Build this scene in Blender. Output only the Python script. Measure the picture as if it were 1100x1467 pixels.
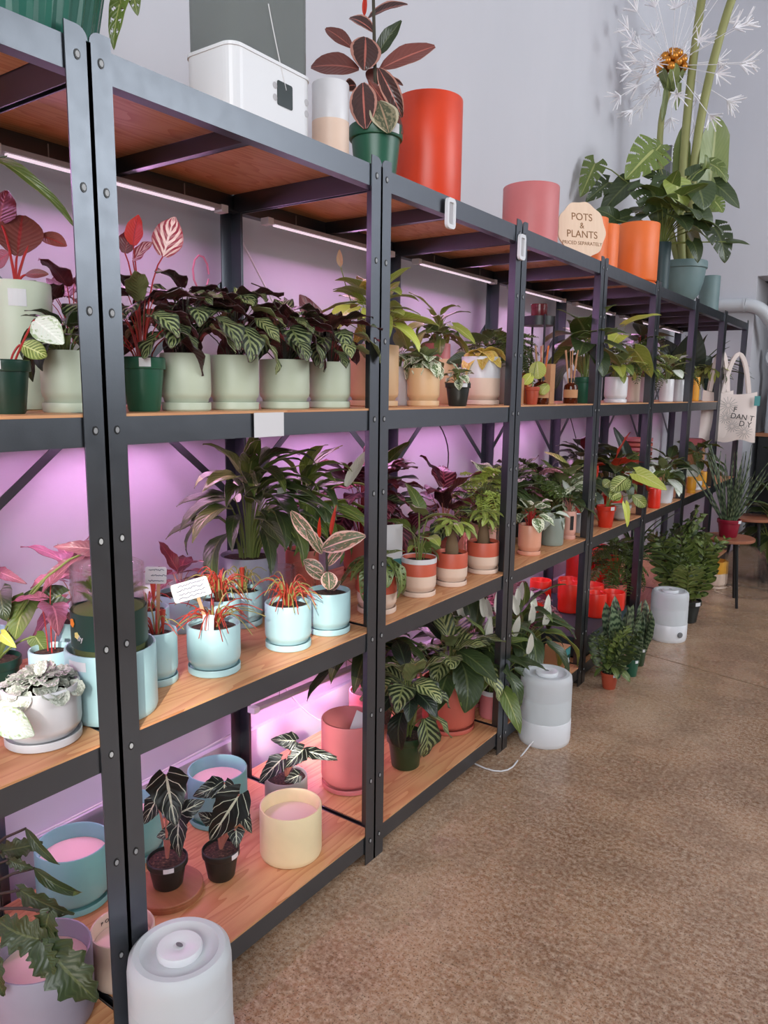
import bpy, bmesh, math, random
from mathutils import Vector, Matrix
random.seed(11)
D = bpy.data
for _o in list(D.objects):
    D.objects.remove(_o)
SC = bpy.context.scene
COL = SC.collection
PI = math.pi

# ------------------------------------------------------------------ camera
cam = D.objects.new('camera', D.cameras.new('camera'))
COL.objects.link(cam)
SC.camera = cam
cam.data.sensor_fit = 'VERTICAL'
cam.data.sensor_height = 24.0
cam.data.lens = 24.0 * 1075.6 / 1467.0
cam.data.clip_start = 0.02
_r = ((0.81590357, 0.10261874, -0.56900858), (0.57805332, -0.12353478, 0.80659378), (0.01247929, -0.98702004, -0.16011157))
cam.matrix_world = Matrix(((_r[0][0], -_r[0][1], -_r[0][2], 1.2), (_r[1][0], -_r[1][1], -_r[1][2], 0.0),
                           (_r[2][0], -_r[2][1], -_r[2][2], 1.388), (0, 0, 0, 1)))

# ------------------------------------------------------------------ world, sun, window, added rear fill, exposure
W = D.worlds.new('daylight'); SC.world = W; W.use_nodes = True
W.node_tree.nodes['Background'].inputs[0].default_value = (0.80, 0.88, 1.0, 1)
W.node_tree.nodes['Background'].inputs[1].default_value = 0.45

def light(name, kind, loc, target, energy, color, **kw):
    l = D.lights.new(name, kind); l.energy = energy; l.color = color
    for k, v in kw.items():
        setattr(l, k, v)
    o = D.objects.new(name, l); COL.objects.link(o)
    o.location = loc
    o.rotation_euler = (Vector(target) - Vector(loc)).to_track_quat('-Z', 'Y').to_euler()
    return o
light('sun', 'SUN', (2.6, -3.0, 3.2), (2.6 - .55, -3.0 + .72, 3.2 - .42), 4.8, (1.0, .95, .86), angle=.012)
light('window_daylight', 'AREA', (5.6, 5.0, 3.55), (0, 5.0, 3.4), 212, (.93, .97, 1.0), shape='RECTANGLE', size=3.7, size_y=2.6)
light('rear_fill_light', 'AREA', (2.4, -2.4, 2.8), (.6, 6.5, 2.7), 185, (.95, .98, 1.0), shape='RECTANGLE', size=3.2, size_y=2.2)  # added fill inside the solid rear wall, lifts the far wall
SC.view_settings.view_transform = 'Standard'
SC.view_settings.look = 'None'
SC.view_settings.exposure = -0.1
SC.view_settings.gamma = 1.0
SC.view_settings.use_curve_mapping = False

# ------------------------------------------------------------------ materials
def s(r, g, b):
    f = lambda c: c / 12.92 if c <= .04045 else ((c + .055) / 1.055) ** 2.4
    return (f(r / 255), f(g / 255), f(b / 255), 1)
MATS = {}
class NT:
    def __init__(self, m):
        self.t = m.node_tree; self.b = self.t.nodes['Principled BSDF']
    def n(self, typ, **kw):
        x = self.t.nodes.new(typ)
        for k, v in kw.items():
            setattr(x, k, v)
        return x
    def l(self, a, b):
        self.t.links.new(a, b)
    def m(self, op, a, b=None, c=None, clamp=False):
        x = self.n('ShaderNodeMath', operation=op, use_clamp=clamp)
        for i, q in enumerate((a, b, c)):
            if q is None:
                continue
            if isinstance(q, (int, float)):
                x.inputs[i].default_value = q
            else:
                self.l(q, x.inputs[i])
        return x.outputs[0]
    def mix(self, f, a, b):
        x = self.n('ShaderNodeMix', data_type='RGBA')
        for sock, q in ((x.inputs[0], f), (x.inputs[6], a), (x.inputs[7], b)):
            if isinstance(q, (int, float, tuple)):
                sock.default_value = q
            else:
                self.l(q, sock)
        return x.outputs[2]
    def noise(self, scale, detail=3, vec=None, rough=.5):
        x = self.n('ShaderNodeTexNoise'); x.inputs['Scale'].default_value = scale
        x.inputs['Detail'].default_value = detail; x.inputs['Roughness'].default_value = rough
        if vec is not None:
            self.l(vec, x.inputs['Vector'])
        return x.outputs[0]
    def obj(self, scale=(1, 1, 1)):
        c = self.n('ShaderNodeTexCoord'); mp = self.n('ShaderNodeMapping')
        mp.inputs['Scale'].default_value = scale
        self.l(c.outputs['Object'], mp.inputs['Vector'])
        return mp.outputs[0]
    def bump(self, h, strength=.2, dist=.002):
        x = self.n('ShaderNodeBump'); x.inputs['Strength'].default_value = strength; x.inputs['Distance'].default_value = dist
        self.l(h, x.inputs['Height']); self.l(x.outputs[0], self.b.inputs['Normal'])
    def ramp(self, f, stops):
        x = self.n('ShaderNodeValToRGB'); e = x.color_ramp.elements
        while len(e) < len(stops):
            e.new(.5)
        for i, (p, c) in enumerate(stops):
            e[i].position = p; e[i].color = c
        self.l(f, x.inputs[0])
        return x.outputs[0]

def base_mat(name, col, rough=.5, metal=0.0, **kw):
    m = D.materials.new(name); m.use_nodes = True
    b = m.node_tree.nodes['Principled BSDF']
    b.inputs['Base Color'].default_value = col
    b.inputs['Roughness'].default_value = rough; b.inputs['Metallic'].default_value = metal
    for k, v in kw.items():
        b.inputs[k.replace('_', ' ')].default_value = v
    MATS[name] = m
    return m, NT(m)

def ceramic(name, col, rough=.38, var=.06):
    """glazed or matt ceramic with faint mottling"""
    m, t = base_mat(name, col, rough)
    nz = t.noise(14, 4, t.obj())
    dark = tuple(c * (1 - 2 * var) for c in col[:3]) + (1,)
    lite = tuple(min(1, c * (1 + var)) for c in col[:3]) + (1,)
    t.l(t.mix(nz, dark, lite), t.b.inputs['Base Color'])
    t.bump(t.noise(220, 2, t.obj()), .05, .001)
    return m

for nm, c, ro in (('sage', s(196, 206, 184), .45), ('tan', s(226, 186, 142), .45), ('blue', s(170, 206, 211), .32),
                  ('white', s(222, 222, 226), .3), ('terracotta', s(196, 98, 82), .5), ('coral', s(206, 96, 72), .45),
                  ('blush', s(232, 205, 186), .5), ('orange_red', s(226, 66, 28), .38), ('orange', s(238, 116, 48), .45),
                  ('rose', s(204, 116, 118), .48), ('red', s(226, 48, 28), .35), ('aqua', s(132, 192, 190), .42),
                  ('cream', s(242, 222, 180), .42), ('lilac', s(156, 152, 170), .45), ('grey', s(168, 166, 160), .5),
                  ('sage_grey', s(140, 150, 140), .4), ('peach', s(232, 166, 138), .35), ('blush_pink', s(224, 168, 152), .5),
                  ('teal_grey', s(106, 130, 132), .5), ('dark_teal', s(40, 62, 66), .5), ('yellow', s(226, 160, 46), .4),
                  ('green_plastic', s(36, 92, 70), .35), ('dark_green_plastic', s(24, 56, 46), .35),
                  ('black_plastic', s(34, 38, 36), .4), ('olive_plastic', s(44, 66, 40), .4), ('red_plastic', s(206, 52, 30), .38),
                  ('crimson_plastic', s(140, 22, 48), .38), ('clay_plastic', s(176, 76, 52), .45), ('beige', s(216, 190, 172), .5)):
    ceramic(nm, c, ro)
for nm, c, ro in (('paper', s(218, 218, 221), .7), ('plastic_white', s(226, 228, 232), .3), ('cable_white', s(220, 218, 220), .4),
                  ('black_metal', s(26, 27, 29), .4), ('kraft', s(190, 140, 100), .75), ('ink', s(34, 34, 36), .6), ('pen_ink', s(84, 88, 116), .7),
                  ('teal_print', s(70, 140, 140), .6), ('engraved', s(140, 100, 64), .8), ('maroon_gloss', s(98, 30, 34), .2),
                  ('screen_dark', s(34, 46, 44), .12), ('grey_plastic', s(110, 112, 114), .45), ('channel_grey', s(176, 174, 178), .4),
                  ('liner', s(236, 208, 200), .8), ('label_green', s(24, 62, 54), .4), ('flower_orange', s(236, 140, 40), .5),
                  ('flower_red', s(232, 66, 34), .5), ('flower_yellow', s(226, 214, 130), .5), ('steel', s(150, 152, 154), .35), ('reed', s(196, 150, 112), .7),
                  ('orange_card', s(214, 112, 58), .7), ('black_label', s(30, 30, 32), .6), ('stem_green', s(112, 124, 62), .5), ('stem_dark', s(58, 52, 38), .6),
                  ('stem_red', s(170, 44, 40), .45), ('stem_pink', s(176, 110, 96), .5), ('rope_pink', s(196, 120, 140), .6), ('bronze', s(206, 136, 52), .3),
                  ('seed_white', s(240, 238, 242), .6), ('calyx', s(96, 104, 62), .55), ('stalk', s(146, 148, 92), .55), ('trunk', s(120, 96, 70), .8),
                  ('pitcher_red', s(170, 58, 40), .5), ('pitcher_olive', s(148, 140, 80), .5), ('pipe_white', s(196, 200, 206), .4), ('moss', s(110, 116, 70), .9)):
    base_mat(nm, c, ro)
MATS['bronze'].node_tree.nodes['Principled BSDF'].inputs['Metallic'].default_value = .6

# black powder-coated steel
m, t = base_mat('steel_black', s(100, 104, 110), .3, 0.95)
nz = t.noise(260, 3, t.obj()); t.bump(nz, .12, .0006)
t.l(t.ramp(t.noise(30, 4, t.obj()), [(0, (.28, .28, .28, 1)), (1, (.4, .4, .4, 1))]), t.b.inputs['Roughness'])
# pine plywood
m, t = base_mat('plywood', s(206, 146, 98), .5)
ob = t.obj((7.0, .75, 7.0)); wn = t.noise(1.1, 2, ob)
rings = t.m('FRACT', t.m('MULTIPLY', wn, 19.0)); saw = t.m('POWER', rings, 2.2)
gr = t.noise(60, 3, t.obj((8, .5, 8))); pat = t.noise(3, 3, t.obj((2, 1, 2)))
c1 = t.mix(saw, s(222, 170, 122), s(190, 120, 76)); c1 = t.mix(t.m('MULTIPLY', pat, .5), c1, s(212, 156, 110))
c2 = t.mix(t.m('MULTIPLY', gr, .35), c1, s(180, 112, 72))
t.l(c2, t.b.inputs['Base Color']); t.bump(gr, .08, .001)
# other woods
for nm, ca, cb in (('board_wood', s(150, 92, 62), s(176, 116, 80)), ('sign_wood', s(226, 196, 168), s(238, 212, 188)), ('stool_wood', s(136, 80, 56), s(164, 104, 76))):
    m, t = base_mat(nm, ca, .5)
    t.l(t.mix(t.noise(8, 4, t.obj((1, 9, 1))), ca, cb), t.b.inputs['Base Color'])
# painted wall
m, t = base_mat('wall_paint', s(206, 208, 214), .75)
n1 = t.noise(.9, 5, t.obj((1, 1, .35))); n2 = t.noise(7, 4, t.obj((1, 1, .3)))
t.l(t.mix(t.m('MULTIPLY', n2, .35), t.mix(n1, s(190, 192, 200), s(210, 209, 216)), s(186, 188, 195)), t.b.inputs['Base Color'])
t.bump(t.noise(40, 3, t.obj()), .06, .002)
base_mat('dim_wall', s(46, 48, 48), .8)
# polished concrete
m, t = base_mat('concrete', s(110, 84, 64), .3)
o1 = t.obj()
big = t.noise(.9, 6, o1, .62); mid = t.noise(4.5, 6, o1, .65); fine = t.noise(70, 4, o1, .7); spk = t.noise(190, 2, o1, .6)
cc = t.ramp(big, [(.3, s(108, 74, 52)), (.5, s(168, 130, 100)), (.7, s(200, 170, 142))])
cc = t.mix(t.ramp(mid, [(.42, (0, 0, 0, 1)), (.7, (.75, .75, .75, 1))]), cc, s(104, 68, 46))
cc = t.mix(t.ramp(fine, [(.4, (0, 0, 0, 1)), (.7, (.75, .75, .75, 1))]), cc, s(212, 190, 166))
cc = t.mix(t.ramp(spk, [(.56, (0, 0, 0, 1)), (.68, (.85, .85, .85, 1))]), cc, s(88, 66, 52))
t.l(cc, t.b.inputs['Base Color'])
t.l(t.ramp(mid, [(.3, (.18, .18, .18, 1)), (.7, (.36, .36, .36, 1))]), t.b.inputs['Roughness'])
t.bump(fine, .05, .001)
# soil
m, t = base_mat('soil', s(52, 36, 28), .95)
t.l(t.ramp(t.noise(160, 4, t.obj()), [(.35, s(30, 20, 16)), (.6, s(72, 48, 36)), (.75, s(120, 92, 70))]), t.b.inputs['Base Color'])
# canvas
m, t = base_mat('canvas', s(226, 212, 206), .85)
t.bump(t.noise(500, 2, t.obj()), .3, .001)
# frosted, clear and smoked plastics
base_mat('frosted', s(232, 236, 240), .32, Transmission_Weight=.35, IOR=1.2)
base_mat('frosted_water', s(224, 230, 234), .3, Transmission_Weight=.2, IOR=1.2)
base_mat('smoke_tank', s(126, 132, 128), .1, Transmission_Weight=.5, IOR=1.1, Alpha=.8)
base_mat('clear_plastic', s(240, 244, 244), .06, Transmission_Weight=1.0, IOR=1.08)
MATS['clear_plastic'].node_tree.nodes['Principled BSDF'].inputs['Alpha'].default_value = .35
base_mat('amber_glass', s(92, 36, 14), .08, Transmission_Weight=.4, IOR=1.4)
base_mat('ribbed_teal', s(56, 112, 98), .25, Transmission_Weight=.25, IOR=1.3)
# LED diffuser
m, t = base_mat('led_diffuser', (1, 1, 1, 1), .4)
t.b.inputs['Emission Color'].default_value = (1.0, .82, .97, 1); t.b.inputs['Emission Strength'].default_value = .75

def leaf_mat(name, a, b=None, style='plain', vein=None, n=8.0, k=1.1, rough=.36, edge=None, thr=.5):
    """leaf surface; pattern follows the blade (u across, v along)"""
    m, t = base_mat('leaf_' + name, a, rough)
    uv = t.n('ShaderNodeUVMap'); sp = t.n('ShaderNodeSeparateXYZ'); t.l(uv.outputs[0], sp.inputs[0])
    u, v = sp.outputs[0], sp.outputs[1]
    au = t.m('MULTIPLY', t.m('ABSOLUTE', t.m('SUBTRACT', u, .5)), 2.0)
    oi = t.n('ShaderNodeObjectInfo')
    nz = t.noise(5, 3, uv.outputs[0])
    b = b or tuple(min(1, q * 1.7) for q in a[:3]) + (1,)
    if style == 'plain':
        st = t.m('MULTIPLY', nz, .55)
        ch = t.m('SINE', t.m('MULTIPLY', t.m('SUBTRACT', v, t.m('MULTIPLY', au, .35)), 2 * PI * n))
        st = t.m('ADD', st, t.m('MULTIPLY', t.m('GREATER_THAN', ch, .93), .35), clamp=True)
        col = t.mix(st, a, b)
    elif style == 'stripe':
        ch = t.m('SINE', t.m('ADD', t.m('MULTIPLY', t.m('SUBTRACT', v, t.m('MULTIPLY', au, k / n * 2.2)), 2 * PI * n), t.m('MULTIPLY', nz, 2.5)))
        f = t.m('MULTIPLY', t.m('MULTIPLY_ADD', t.m('SUBTRACT', ch, thr - .5), 3.0, .5, clamp=True), t.m('SUBTRACT', 1.0, t.m('POWER', au, 5.0)), clamp=True)
        col = t.mix(f, a, b)
    elif style == 'veins':
        ch = t.m('SINE', t.m('MULTIPLY', t.m('SUBTRACT', v, t.m('MULTIPLY', au, k / n * 2.2)), 2 * PI * n))
        f = t.m('GREATER_THAN', ch, thr)
        col = t.mix(f, t.mix(t.m('MULTIPLY', nz, .4), a, tuple(q * 1.8 for q in a[:3]) + (1,)), b)
    elif style == 'varieg':
        n2 = t.noise(9, 4, uv.outputs[0])
        f = t.m('MULTIPLY_ADD', t.m('SUBTRACT', t.m('ADD', n2, t.m('MULTIPLY', au, .28)), thr + .14), 9.0, .5, clamp=True)
        col = t.mix(f, a, b)
    elif style == 'bands':
        n2 = t.noise(6, 3, uv.outputs[0])
        ch = t.m('SINE', t.m('ADD', t.m('MULTIPLY', v, 2 * PI * n), t.m('MULTIPLY', n2, 9.0)))
        col = t.mix(t.m('MULTIPLY_ADD', ch, .8, .5, clamp=True), a, b)
    if edge:
        col = t.mix(t.m('GREATER_THAN', t.m('ADD', au, t.m('MULTIPLY', nz, .3)), .96), col, edge)
    if vein:
        col = t.mix(t.m('LESS_THAN', au, .07), col, vein)
    hs = t.n('ShaderNodeHueSaturation'); t.l(col, hs.inputs['Color'])
    t.l(t.m('MULTIPLY_ADD', oi.outputs['Random'], .5, .75), hs.inputs['Value'])
    t.l(hs.outputs[0], t.b.inputs['Base Color'])
    wv = t.m('SINE', t.m('MULTIPLY', t.m('SUBTRACT', v, t.m('MULTIPLY', au, .3)), 2 * PI * 9))
    t.bump(t.m('ADD', t.m('MULTIPLY', wv, .5), t.m('MULTIPLY', t.m('LESS_THAN', au, .06), -1.0)), .25, .002)
    return m
G = s
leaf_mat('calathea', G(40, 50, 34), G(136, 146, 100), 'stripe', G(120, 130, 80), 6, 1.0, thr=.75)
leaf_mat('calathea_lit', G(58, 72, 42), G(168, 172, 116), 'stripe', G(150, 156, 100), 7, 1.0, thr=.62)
leaf_mat('purple_under', G(58, 28, 34), G(78, 44, 44), 'plain', G(104, 64, 60))
leaf_mat('maroon_under', G(84, 24, 34), G(116, 40, 48), 'plain', G(130, 60, 60))
leaf_mat('rose_pattern', G(150, 44, 62), G(236, 196, 190), 'stripe', G(236, 200, 196), 4, 1.0, thr=.55)
leaf_mat('red_under', G(196, 40, 24), G(216, 70, 40), 'plain', G(170, 40, 30))
leaf_mat('dark', G(42, 56, 34), G(76, 92, 50), 'plain', G(90, 100, 60))
leaf_mat('darker', G(26, 34, 28), G(46, 58, 42), 'plain', G(70, 84, 60))
leaf_mat('mid', G(78, 96, 44), G(122, 138, 68), 'plain', G(150, 156, 96))
leaf_mat('light', G(126, 142, 58), G(170, 180, 94), 'plain', G(186, 190, 120))
leaf_mat('lime', G(172, 182, 68), G(206, 210, 112), 'plain', G(206, 208, 130))
leaf_mat('pale_under', G(120, 128, 84), G(140, 146, 100), 'plain')
leaf_mat('golden', G(196, 158, 56), G(222, 200, 110), 'varieg', G(226, 206, 130))
leaf_mat('burgundy', G(52, 34, 32), G(86, 52, 46), 'plain', G(170, 96, 84), rough=.28, edge=G(170, 120, 106))
leaf_mat('burgundy_under', G(104, 52, 46), G(130, 74, 64), 'plain', G(170, 96, 84))
leaf_mat('burgundy_pale', G(86, 92, 66), G(150, 140, 110), 'varieg', G(180, 150, 120), edge=G(206, 196, 166))
leaf_mat('red_rubber', G(112, 58, 52), G(146, 86, 76), 'plain', G(150, 50, 50))
leaf_mat('tineke', G(104, 112, 80), G(226, 170, 150), 'varieg', G(236, 190, 176), edge=G(236, 196, 180), thr=.58)
leaf_mat('alocasia', G(22, 28, 24), G(206, 214, 190), 'veins', G(206, 212, 186), 4, .8, rough=.3, thr=.975)
leaf_mat('alocasia_under', G(70, 40, 62), G(120, 90, 110), 'veins', G(150, 110, 130), 4, .8, thr=.95)
leaf_mat('pinkish', G(128, 70, 84), G(176, 112, 126), 'plain', G(196, 130, 140))
leaf_mat('varieg', G(92, 112, 66), G(224, 226, 200), 'varieg', None, thr=.5)
leaf_mat('white_var', G(206, 212, 200), G(150, 168, 130), 'varieg', G(220, 224, 214), thr=.6)
leaf_mat('silver', G(158, 164, 150), G(206, 210, 198), 'varieg', None, thr=.5, rough=.6)
leaf_mat('prayer', G(112, 128, 56), G(186, 194, 116), 'stripe', G(206, 208, 140), 8, 1.0, thr=.85)
leaf_mat('crimson', G(74, 18, 34), G(150, 84, 96), 'stripe', G(150, 60, 80), 7, 1.0, thr=.9)
leaf_mat('snake', G(44, 62, 44), G(112, 128, 96), 'bands', None, 9, rough=.35)
leaf_mat('fern', G(62, 80, 36), G(110, 128, 58), 'plain', None)
leaf_mat('fern_lime', G(150, 168, 68), G(188, 200, 108), 'plain', None)
leaf_mat('pink_feather', G(176, 112, 124), G(206, 150, 158), 'plain', None)
leaf_mat('spathe', G(228, 226, 212), G(240, 238, 228), 'plain', None, rough=.5)
leaf_mat('dry', G(150, 118, 84), G(184, 150, 110), 'plain', None)
leaf_mat('paddle', G(104, 118, 70), G(132, 142, 90), 'plain', G(150, 156, 110), n=14)

# ------------------------------------------------------------------ mesh helpers
class MB:
    def __init__(self):
        self.v = []; self.f = []; self.mi = []; self.sm = []
    def add(self, vs, fs, mi=0, smooth=False):
        o = len(self.v)
        self.v += [tuple(p) for p in vs]
        self.f += [tuple(i + o for i in q) for q in fs]
        self.mi += [mi] * len(fs) if isinstance(mi, int) else mi
        self.sm += [smooth] * len(fs)
        return self
    def box(self, a, b, mi=0):
        (x0, y0, z0), (x1, y1, z1) = a, b
        vs = [(x0, y0, z0), (x1, y0, z0), (x1, y1, z0), (x0, y1, z0), (x0, y0, z1), (x1, y0, z1), (x1, y1, z1), (x0, y1, z1)]
        return self.add(vs, [(0, 3, 2, 1), (4, 5, 6, 7), (0, 1, 5, 4), (1, 2, 6, 5), (2, 3, 7, 6), (3, 0, 4, 7)], mi)
    def lathe(self, prof, seg=32, mis=None, c=(0, 0, 0), jit=0):
        vs, fs, mi = [], [], []
        idx = []
        for r, z in prof:
            if r < 1e-6:
                idx.append([len(vs)] * seg); vs.append((c[0], c[1], c[2] + z))
            else:
                idx.append(list(range(len(vs), len(vs) + seg)))
                for i in range(seg):
                    a = 2 * PI * i / seg
                    vs.append((c[0] + r * math.cos(a), c[1] + r * math.sin(a), c[2] + z + (random.uniform(-jit, jit) if jit else 0)))
        for k in range(len(prof) - 1):
            for i in range(seg):
                j = (i + 1) % seg
                q = [idx[k][i], idx[k][j], idx[k + 1][j], idx[k + 1][i]]
                q2 = []
                for w in q:
                    if w not in q2:
                        q2.append(w)
                if len(q2) > 2:
                    fs.append(tuple(q2)); mi.append(mis[k] if mis else 0)
        return self.add(vs, fs, mi, True)
    def tube(self, pts, r, seg=6, mi=0, r1=None, cap=True):
        pts = [Vector(p) for p in pts]; n = len(pts); vs = []; fs = []
        up = Vector((0, 0, 1)) if abs((pts[-1] - pts[0]).normalized().z) < .9 else Vector((1, 0, 0))
        for i, p in enumerate(pts):
            d = (pts[min(i + 1, n - 1)] - pts[max(i - 1, 0)]).normalized()
            a = d.cross(up)
            if a.length < 1e-4:
                a = d.orthogonal()
            a.normalize(); b = d.cross(a)
            rr = r if r1 is None else r + (r1 - r) * i / (n - 1)
            for k in range(seg):
                an = 2 * PI * k / seg
                vs.append(p + (a * math.cos(an) + b * math.sin(an)) * rr)
        for i in range(n - 1):
            for k in range(seg):
                j = (k + 1) % seg
                fs.append((i * seg + k, i * seg + j, (i + 1) * seg + j, (i + 1) * seg + k))
        if cap:
            fs.append(tuple(range(seg))[::-1]); fs.append(tuple((n - 1) * seg + k for k in range(seg)))
        return self.add(vs, fs, mi, True)
    def prism(self, outline, axis, a, b, mi=0):
        """extrude a 2-D outline along axis (0,1,2) from a to b"""
        def p(q, h):
            return {0: (h, q[0], q[1]), 1: (q[0], h, q[1]), 2: (q[0], q[1], h)}[axis]
        n = len(outline)
        vs = [p(q, a) for q in outline] + [p(q, b) for q in outline]
        fs = [tuple(range(n))[::-1], tuple(range(n, 2 * n))] + [(i, (i + 1) % n, (i + 1) % n + n, i + n) for i in range(n)]
        return self.add(vs, fs, mi)
    def mesh(self, name, mats):
        me = D.meshes.new(name)
        me.from_pydata(self.v, [], self.f)
        for m_ in mats if isinstance(mats, (list, tuple)) else [mats]:
            me.materials.append(MATS[m_])
        me.polygons.foreach_set('material_index', self.mi)
        me.polygons.foreach_set('use_smooth', self.sm)
        bm = bmesh.new(); bm.from_mesh(me); bmesh.ops.recalc_face_normals(bm, faces=bm.faces); bm.to_mesh(me); bm.free()
        if any(self.sm):
            me.set_sharp_from_angle(angle=.7)
        return me
    def build(self, name, mats, parent=None, loc=None, rot=None):
        return put(name, self.mesh(name, mats), parent, loc, rot)

def put(name, data, parent=None, loc=None, rot=None):
    o = D.objects.new(name, data); COL.objects.link(o)
    if parent is not None:
        o.parent = parent
    if loc is not None:
        o.location = loc
    if rot is not None:
        o.rotation_euler = rot
    return o
def tag(o, label, cat, group=None):
    o['label'] = label; o['category'] = cat
    if group:
        o['group'] = group
    return o
def thing(name, label, cat, loc=(0, 0, 0), rz=0, group=None):
    return tag(put(name, None, None, loc, (0, 0, rz)), label, cat, group)
def struct(o):
    o['kind'] = 'structure'
    return o
def stuff(o):
    o['kind'] = 'stuff'
    return o
def rounded(x0, y0, x1, y1, r, n=5):
    out = []
    for cx, cy, a0 in ((x1 - r, y1 - r, 0), (x0 + r, y1 - r, 90), (x0 + r, y0 + r, 180), (x1 - r, y0 + r, 270)):
        for i in range(n + 1):
            a = math.radians(a0 + 90 * i / n)
            out.append((cx + r * math.cos(a), cy + r * math.sin(a)))
    return out
def text_mesh(body, size, mat_, name, parent, loc, rot, extrude=.0006, align='CENTER'):
    cu = D.curves.new('txt', 'FONT'); cu.body = body; cu.size = size; cu.align_x = align; cu.align_y = 'CENTER'; cu.extrude = extrude
    tmp = D.objects.new('txt', cu); COL.objects.link(tmp)
    bpy.context.view_layer.update()
    me = D.meshes.new_from_object(tmp.evaluated_get(bpy.context.evaluated_depsgraph_get()))
    D.objects.remove(tmp); me.materials.clear(); me.materials.append(MATS[mat_])
    return put(name, me, parent, loc, rot)

# ------------------------------------------------------------------ the room
struct(MB().box((-3, -4, -.1), (9, 11, 0)).build('floor', 'concrete'))
struct(MB().box((-.80, -4, 0), (-.62, 7.05, 5.2)).build('wall_left', 'wall_paint'))
struct(MB().box((-.62, -4, 0), (-.60, 7.05, .2)).build('baseboard_left', 'wall_paint'))
struct(MB().box((-.8, -2.9, 5.2), (9, 7.4, 5.3)).build('ceiling_sun_block', 'wall_paint'))  # unseen, added to stop sun passing over the rear wall
struct(MB().box((6.3, -2.9, 0), (6.4, 7.4, 2.05)).build('right_dark_reflector', 'dim_wall'))  # added out of view so the lower posts mirror something dark
wf = MB()
wf.box((-.62, 7.05, 0), (-.015, 8.2, 2.36)); wf.box((-.62, 7.05, 2.36), (6, 7.4, 5.2)); wf.box((1.8, 7.05, 0), (6, 7.4, 2.36))
struct(wf.build('wall_far', 'wall_paint'))
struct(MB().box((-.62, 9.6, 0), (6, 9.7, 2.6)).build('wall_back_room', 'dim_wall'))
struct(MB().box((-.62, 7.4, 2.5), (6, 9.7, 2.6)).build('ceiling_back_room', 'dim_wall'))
wb = MB()   # unseen wall behind the photographer, added as sun mask; opening and bars shape the patches
for a, b in (((-.8, 2.0), (2.3, 5.2)), ((3.35, 2.0), (9, 5.2)), ((2.3, 3.42), (3.35, 5.2)), ((2.3, 2.0), (3.35, 2.72)), ((-.8, 3.0), (.2, 2.0))):
    if a[1] < b[1]:
        wb.box((a[0], -2.9, a[1]), (b[0], -2.7, b[1]))
for zz in (3.02,):
    wb.box((2.3, -2.82, zz), (3.35, -2.78, zz + .05))
for xx in (2.62, 2.98):
    wb.box((xx, -2.82, 2.72), (xx + .06, -2.78, 3.42))
struct(wb.build('wall_rear_sun_mask', 'wall_paint'))
# control joint in the concrete
struct(MB().prism([(-.004, 0), (.004, 0), (.004, .0006), (-.004, .0006)], 1, -2.2, 2.2).build('trim_1', 'trunk', None, (2.2, 3.55, 0), (0, 0, math.radians(78))))

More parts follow.
